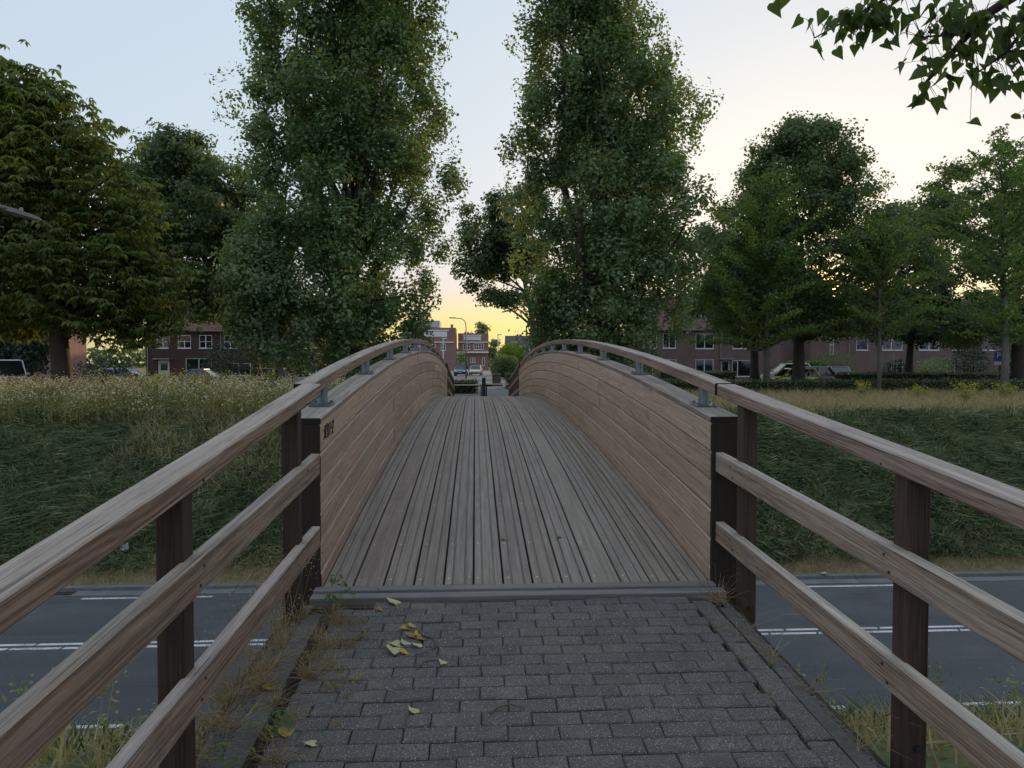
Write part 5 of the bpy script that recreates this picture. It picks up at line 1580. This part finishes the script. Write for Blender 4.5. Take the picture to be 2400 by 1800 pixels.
# ------------------------------------------------------------------ street furniture
def lantern(label, x, y, h, mat):
    t = thing('street_lantern', label, 'street lamp', (x, y, GF), group='lantern-topped street lamps')
    MB().tube([(0, 0, 0), (0, 0, 1), (0, 0, h - .55)], [.07, .055, .04], 8).build('pole', mat, t)
    mb = MB()
    mb.tube([(0, 0, h - .55), (0, 0, h - .5), (0, 0, h - .12)], [.10, .13, .22], 6)
    mb.build('lantern_glass', plain('lantern_glass', (0.45, 0.42, 0.34), 0.3), t)
    MB().tube([(0, 0, h - .12), (0, 0, h - .08), (0, 0, h + .08)], [.29, .29, .04], 6).build('lantern_cap', mat, t)
lantern('lantern-topped lamp post in front of the left houses', -18.6, 62, 4.35, PIPE)
lantern('lantern-topped lamp post in front of the right houses', 40.1, 66, 4.45, PIPE)
def curved_lamp(label, x, y, h, arm, dirx, z0=GF):
    t = thing('street_lamp', label, 'street lamp', (x, y, z0))
    MB().tube([(0, 0, 0), (0, 0, h * .55), (0, 0, h - .9), (dirx * .12, 0, h - .35), (dirx * .5, 0, h - .05), (dirx * (arm - .7), 0, h)], [.10, .075, .06, .055, .05, .045], 8).build('pole', STEEL, t, smooth=True)
    MB().cbox(min(dirx * (arm - .75), dirx * arm), max(dirx * (arm - .75), dirx * arm), -.13, .13, h - .02, h + .11, .035).build('lamp_head', PIPE, t)
curved_lamp('tall street lamp with curved arm in the side street', -1.1, 85, 7.25, 2.0, -1)
# lamp over the sunken road, only its head reaching into the frame at the left
t = thing('road_lamp', 'grey road lamp head on an arm at the left edge', 'street lamp', (-8.2, 9.6, gz(-8.2, 9.6)))
zb = gz(-8.2, 9.6)
MB().tube([(0, 0, -.2), (0, 0, 4.0), (0, 0, 7.2), (0, .5, 7.6), (0.03, 3.3, 7.74)], [.10, .085, .06, .045, .04], 10).build('pole', STEEL, t, smooth=True)
mb = MB()
ys_ = [3.15, 3.35, 3.8, 4.1, 4.22]
for a, b, wa_, wb_, ha, hb in ((3.15, 3.4, .05, .09, .07, .075), (3.4, 4.0, .09, .10, .075, .06), (4.0, 4.25, .10, .06, .06, .03)):
    zc_ = 7.74
    mb.add([(-wa_, a, zc_ - ha * .5), (wa_, a, zc_ - ha * .5), (wa_, a, zc_ + ha * .5), (-wa_, a, zc_ + ha * .5), (-wb_, b, zc_ - hb * .5), (wb_, b, zc_ - hb * .5), (wb_, b, zc_ + hb * .5), (-wb_, b, zc_ + hb * .5)], [(0, 1, 5, 4), (1, 2, 6, 5), (2, 3, 7, 6), (3, 0, 4, 7), (3, 2, 1, 0), (4, 5, 6, 7)])
mb.tube([(0, 3.75, zc_ + .04), (0, 3.75, zc_ + .12)], .03, 8)
mb.build('lamp_head', plain('grey_lamp_housing', (0.22, 0.23, 0.25), 0.5, 0.3), t)
# twin poles beside the right poplar
for dx, lab in ((0.0, 'left one of the two tall thin poles by the right poplar'), (0.35, 'right one of the two tall thin poles by the right poplar')):
    t = thing('pole', lab, 'pole', (4.35 + dx, 60.2, GF), group='twin poles by the right poplar')
    MB().tube([(0, 0, 0), (0, 0, 5.1)], [.085, .06], 8).build('shaft', PIPE, t)
    MB().tube([(0, 0, 0), (0, 0, .35)], [.12, .11], 8).build('base_sleeve', DARK, t)
t = thing('lamp_post', 'slim white lamp post before the flat-roofed houses', 'street lamp', (-6.3, 140, GF))
MB().tube([(0, 0, 0), (0, 0, 6.6)], [.13, .10], 8).build('pole', WHITE, t)
MB().cbox(-.15, .75, -.15, .15, 6.6, 6.8, .05).build('lamp_head', WHITE, t)
t = thing('lamp_post', 'slim white lamp post right of the flat-roofed house', 'street lamp', (4.8, 150, GF))
MB().tube([(0, 0, 0), (0, 0, 7.8)], [.13, .10], 8).build('pole', WHITE, t)
MB().cbox(-.15, .75, -.15, .15, 7.8, 8.0, .05).build('lamp_head', WHITE, t)
# parking sign with a bin below
t = thing('parking_sign', 'blue parking sign on a post at the right edge', 'sign', (39.0, 51.0, GF))
MB().tube([(0, 0, 0), (0, 0, 2.85)], .035, 8).build('post', PIPE, t)
sp = part_box('sign_plate', -.30, .30, -.06, -.03, 2.05, 2.80, plain('sign_blue', (0.02, 0.10, 0.36), 0.4), t)
pm_ = MB()
pm_.box(-.12, -.04, -.066, -.0605, 2.28, 2.72).box(-.04, .12, -.066, -.0605, 2.65, 2.72).box(-.04, .12, -.066, -.0605, 2.46, 2.53).box(.08, .15, -.0655, -.0605, 2.50, 2.68)
pm_.build('letter', WHITE, sp)
part_box('lower_plate', -.30, .30, -.06, -.03, 1.78, 2.03, WHITE, t)
t = thing('litter_bin', 'grey litter bin with a pale band under the parking sign', 'bin', (38.75, 50.0, GF))
MB().tube([(0, 0, 0), (0, 0, .05), (0, 0, .95)], [.20, .24, .30], 10).build('body', plain('bin_grey', (0.12, 0.13, 0.14), 0.6), t)
MB().tube([(0, 0, .95), (0, 0, 1.0), (0, 0, 1.04)], [.32, .32, .2], 10).build('rim', DARK, t)
MB().tube([(0, 0, .55), (0, 0, .72)], [.275, .29], 10).build('band', CREAM, t)
# teal container on the left verge
TEAL = plain('teal_steel', (0.022, 0.085, 0.095), 0.55, var=0.3, scale=5)
t = thing('waste_container', 'dark teal steel container with white lettering beside the left handrail', 'container', (-9.2, 36.2, GF))
bx_ = MB().cbox(-.85, .85, 0, 1.4, 0.12, 1.28, .03)
bx_.build('body', TEAL, t)
part_box('lid', -.92, .92, -.06, 1.46, 1.281, 1.34, TEAL, t, .015)
mb = MB()
for i in range(8):
    a0, a1 = math.pi * i / 8, math.pi * (i + 1) / 8
    mb.add([(-.55 * math.cos(a0) + .25, .1, 1.34 + .16 * math.sin(a0)), (-.55 * math.cos(a1) + .25, .1, 1.34 + .16 * math.sin(a1)), (-.55 * math.cos(a1) + .25, 1.3, 1.34 + .16 * math.sin(a1)), (-.55 * math.cos(a0) + .25, 1.3, 1.34 + .16 * math.sin(a0))], [(0, 1, 2, 3)])
mb.build('hood', PIPE, t)
for i in range(7):
    part_box('rib', -.72 + i * .22, -.68 + i * .22, -.035, -.002, .16, .98, TEAL, t)
lt = MB()
def glyph(mb, x, pattern, s=0.045):
    for r_, rowp in enumerate(pattern):
        for c_, ch in enumerate(rowp):
            if ch == '#':
                mb.box(x + c_ * s, x + c_ * s + s * .96, -.006, -.0015, 1.20 - r_ * s * .9, 1.20 - r_ * s * .9 + s * .86)
x_ = -.40
for gl in ('##.,#.#,##.,#.#', '###,#..,##.,###', '##.,#.#,##.,#.#'):
    glyph(lt, x_, gl.split(','), .036); x_ += .13
x_ = .16
for gl in ('#.#,#.#,#.#,.#.', '.#.,#.#,#.#,.#.', '.#.,#.#,#.#,.#.', '##.,#.#,##.,#.#'):
    glyph(lt, x_, gl.split(','), .036); x_ += .14
lt.build('lettering', WHITE, t)
part_box('leg', -.8, -.66, .1, .25, 0, .12, DARK, t)
part_box('leg', .66, .8, .1, .25, 0, .12, DARK, t)
part_box('leg', -.8, -.66, 1.15, 1.3, 0, .12, DARK, t)
part_box('leg', .66, .8, 1.15, 1.3, 0, .12, DARK, t)
# black bollard with low bars on both sides at the far end of the path
t = thing('bollard', 'square black timber bollard at the far end of the path', 'bollard', (0.48, 40.0, GF))
MB().cbox(-.105, .105, -.105, .105, 0, 1.08, .012).build('shaft', plain('black_stained_timber', (0.012, 0.012, 0.013), 0.7), t)
MB().cbox(-.09, .09, -.09, .09, 1.08, 1.13, .03).build('cap', plain('weathered_cap', (0.3, 0.3, 0.3), .7), t)
for x0, x1, z, lab in ((-1.75, .37, .70, 'pale low barrier rail left of the black bollard'), (.59, 2.75, .745, 'pale low barrier rail right of the black bollard')):
    t = thing('barrier_rail', lab, 'barrier', ((x0 + x1) / 2, 40.0, GF), group='low barrier rails')
    w_ = (x1 - x0) / 2
    MB().box(-w_, w_, -.03, .03, z - .03, z + .03).build('rail', CREAM, t)
    MB().box(-w_ * .96 - .03, -w_ * .96 + .03, -.028, .028, 0, z - .031).build('leg', DARK, t)
    MB().box(w_ * .96 - .03, w_ * .96 + .03, -.028, .028, 0, z - .031).build('leg', DARK, t)
# timber fence and white sign in the side street
t = thing('garden_fence', 'tan board fence at the left of the side street', 'fence', (-6.75, 112, GF))
for i in range(8):
    part_box('board', i * .155, i * .155 + .145, 0, .03, .05, 1.95 + .02 * (i % 2), plain('fence_tan', (0.42, 0.30, 0.16), .8), t)
part_box('rail', 0, 1.24, .031, .07, .5, .6, CREAM, t)
part_box('rail', 0, 1.24, .031, .07, 1.4, 1.5, CREAM, t)
t = thing('street_sign', 'white board sign with dark lettering above the tan fence', 'sign', (-7.9, 118, GF))
MB().tube([(0, 0, 0), (0, 0, 2.5)], .04, 6).build('post', PIPE, t)
MB().tube([(1.1, 0, 0), (1.1, 0, 2.5)], .04, 6).build('post', PIPE, t)
sp = part_box('sign_plate', -.2, 1.3, -.06, -.045, 2.0, 2.6, WHITE, t)
lt = MB()
for i in range(6):
    lt.box(0.0 + i * .19, .13 + i * .19, -.065, -.0605, 2.18, 2.32)
lt.build('lettering', plain('dark_lettering', (0.03, 0.05, 0.10), .6), sp)
t = thing('sign_post', 'small white round sign on a thin post by the hedge', 'sign', (5.55, 76, GF))
MB().tube([(0, 0, 0), (0, 0, 2.5)], .045, 6).build('post', PIPE, t)
MB().tube([(0, -.05, 2.3), (0, -.09, 2.3)], .27, 14).build('sign_plate', WHITE, t)
t = thing('brick_planter', 'low brick pier beside the clipped hedge', 'wall', (1.75, 58.5, GF))
MB().cbox(-.35, .35, -.3, .3, 0, .95, .01).build('pier', BR_BROWN, t)
MB().cbox(-.40, .40, -.35, .35, .951, 1.03, .01).build('coping', CONC, t)
# thin young trees and poles among the left gardens
t = thing('sapling', 'thin dark sapling stem in front of the left house', 'tree', (-24.3, 58, GF))
MB().tube([(0, 0, 0), (-.1, 0, 2.5), (-.25, 0, 5.4)], [.07, .055, .03], 6).build('trunk', BARK, t)
g = np.random.default_rng(3)
soup('crown', leaf_quads(np.stack([g.normal(-.3, .7, 500), g.normal(0, .7, 500), g.normal(6.0, .7, 500)], 1), .2, g), [L_OAK], t)

# ------------------------------------------------------------------ fallen leaves, twigs and litter
LV = [plain('fallen_leaf_yellow', (0.42, 0.30, 0.05), .7, var=.25, scale=60), plain('fallen_leaf_pale', (0.48, 0.46, 0.24), .7, var=.2, scale=60), plain('fallen_leaf_ochre', (0.34, 0.19, 0.05), .7, var=.3, scale=60)]
def fallen(label, x, y, s, k, rz, tilt=0.3, z=None, green=False):
    random.seed(int(x * 1000) + 77)
    V = [(a * s, (b - .45) * s, s * (.30 * a * a * 2.2 + .18 * (b - .4) ** 2 + .05 * random.uniform(-1, 1))) for a, b, c_ in hv]
    V.append((0, -.45 * s, 0.02 * s)); V.append((0.02 * s, -.95 * s, 0.06 * s)); V.append((-0.02 * s, -.95 * s, 0.06 * s))
    n0 = len(hv)
    V = [tuple(v) for v in V]
    o = obj('fallen_leaf', mesh_from('fallen_leaf', V, hf + [(n0, n0 + 1, n0 + 2)], [LV[k] if not green else L_LIME]))
    o.location = (x, y, (pz(y) if z is None else z) + 0.006)
    o.rotation_euler = (tilt * math.sin(rz), tilt * math.cos(rz), rz)
    tag(o, label, 'leaf', 'fallen leaves on the path and deck')
FL = [(-0.49, 4.163, .085, 1, 1.0, 'pale yellow heart-shaped leaf just below the threshold'), (-0.551, 4.051, .05, 2, 4.2, 'small curled ochre leaf left of the pale one by the threshold'),
      (-0.382, 3.779, .06, 0, 2.2, 'yellow leaf at the top of the fallen cluster, left half'), (-0.352, 3.822, .055, 0, .3, 'upright yellow leaf topmost in the fallen cluster'),
      (-0.336, 3.685, .075, 2, 1.4, 'crumpled ochre leaf in the middle of the cluster'), (-0.305, 3.70, .06, 0, 2.7, 'crumpled yellow-brown leaf touching the curved twig'), (-0.280, 3.642, .05, 2, 5.0, 'small ochre leaf right in the cluster by the twig'),
      (-0.41, 3.585, .075, 1, 1.9, 'greenish-yellow leaf above the palest leaf of the cluster'), (-0.365, 3.60, .06, 1, .6, 'narrow greenish leaf beside the greenish-yellow one'), (-0.409, 3.508, .085, 1, 3.4, 'largest pale green leaf lowest in the cluster'), (-0.355, 3.494, .055, 0, 4.6, 'yellow leaf right of the largest pale green leaf'),
      (-0.300, 3.57, .05, 1, 1.1, 'pale curled leaf inside the bend of the twig'), (-0.161, 3.372, .05, 1, 2.9, 'pale leaf at the tip of the lower thin twig'), (-0.265, 2.945, .05, 1, .8, 'pale leaf on a short twig in the lower middle'),
      (-0.748, 2.80, .065, 0, 5.6, 'rolled yellow leaf by the green weed at lower left'), (-0.637, 2.72, .05, 1, 1.7, 'small pale leaf at the lower left of the path'), (-0.931, 3.174, .05, 2, .2, 'orange leaf in the dry grass on the left edging'), (-0.155, 2.40, .05, 0, 1.2, 'yellow leaf at the bottom edge of the picture')]
for (x, y, s, k, rz, lab) in FL:
    fallen(lab, x, y, s, k, rz, .35)
fallen('green leaf on the deck right of the middle', 0.618, 5.261, .05, 1, 1.0, .2, zc(5.261), True)
fallen('green leaf near the middle of the deck', 0.20, 5.22, .05, 1, 2.3, .2, zc(5.22), True)
TW = plain('twig_bark', (0.10, 0.085, 0.06), .8, var=.4, scale=40)
for pts_, r_, lab in (([[-0.33, 3.77], [-0.297, 3.725], [-0.269, 3.675], [-0.227, 3.66], [-0.205, 3.598], [-0.206, 3.539], [-0.234, 3.497], [-0.269, 3.473], [-0.301, 3.466]], .0045, 'hook-shaped twig curling round the fallen leaves'),
                   ([[-0.28, 3.31], [-0.262, 3.354], [-0.241, 3.388], [-0.204, 3.407], [-0.162, 3.402]], .0035, 'thin arched twig below the leaf cluster'),
                   ([[0.058, 2.906], [0.098, 2.95], [0.148, 2.97], [0.206, 2.95]], .004, 'bent twig in the lower middle of the path'),
                   ([[-0.289, 2.836], [-0.284, 2.879], [-0.28, 2.931]], .003, 'short straight twig with a pale leaf at its tip')):
    mb = MB().tube([(x, y, pz(y) + .007 + .004 * math.sin(i * 1.3)) for i, (x, y) in enumerate(pts_)], [r_ * (1 - .5 * i / len(pts_)) for i in range(len(pts_))], 6)
    tag(mb.build('twig', TW), lab, 'twig', 'twigs on the path')
def litter(lab, x, y, s, mat, seed, flat=.6):
    g = np.random.default_rng(seed)
    n = 9
    V = unit(g.normal(0, 1, (n * 2, 3))) * s * g.uniform(.5, 1.1, (n * 2, 1)) * np.array([1, .8, flat])
    import bmesh
    bm = bmesh.new()
    for v in V: bm.verts.new(v)
    bmesh.ops.convex_hull(bm, input=bm.verts)
    bm.verts.ensure_lookup_table()
    loose = [v for v in bm.verts if not v.link_faces]
    bmesh.ops.delete(bm, geom=loose, context='VERTS')
    for v in bm.verts: v.co *= 1 + .35 * g.normal()* .5
    me = bpy.data.meshes.new('litter'); bm.to_mesh(me); bm.free()
    me.materials.append(mat)
    o = obj('litter', me); o.location = (x, y, gz(x, y) + .03 + s * flat * .4)
    if 17.6 < y < 18.22: o.location.z = ROADZ + .1 + s * .3
    tag(o, lab, 'litter', 'litter along the road')
PAPER = plain('white_litter', (0.62, 0.63, 0.64), .7)
litter('largest white paper scrap at the foot of the left embankment', -9.35, 19.3, .14, PAPER, 1, 1.2)
litter('middle white paper scrap at the foot of the left embankment', -9.9, 18.95, .09, PAPER, 2)
litter('leftmost small white scrap by the road gutter', -10.6, 18.6, .08, PAPER, 3)
litter('small white scrap on the right embankment', 9.9, 21.0, .085, PAPER, 4, 1.0)
litter('lime-green scrap at the foot of the right embankment', 10.35, 19.0, .12, plain('lime_plastic', (0.30, 0.55, 0.06), .5), 5, .5)
litter('pale bottle-like scrap lying on the right kerb', 9.2, 18.12, .13, plain('beige_litter', (0.5, 0.46, 0.38), .6), 6, .35)
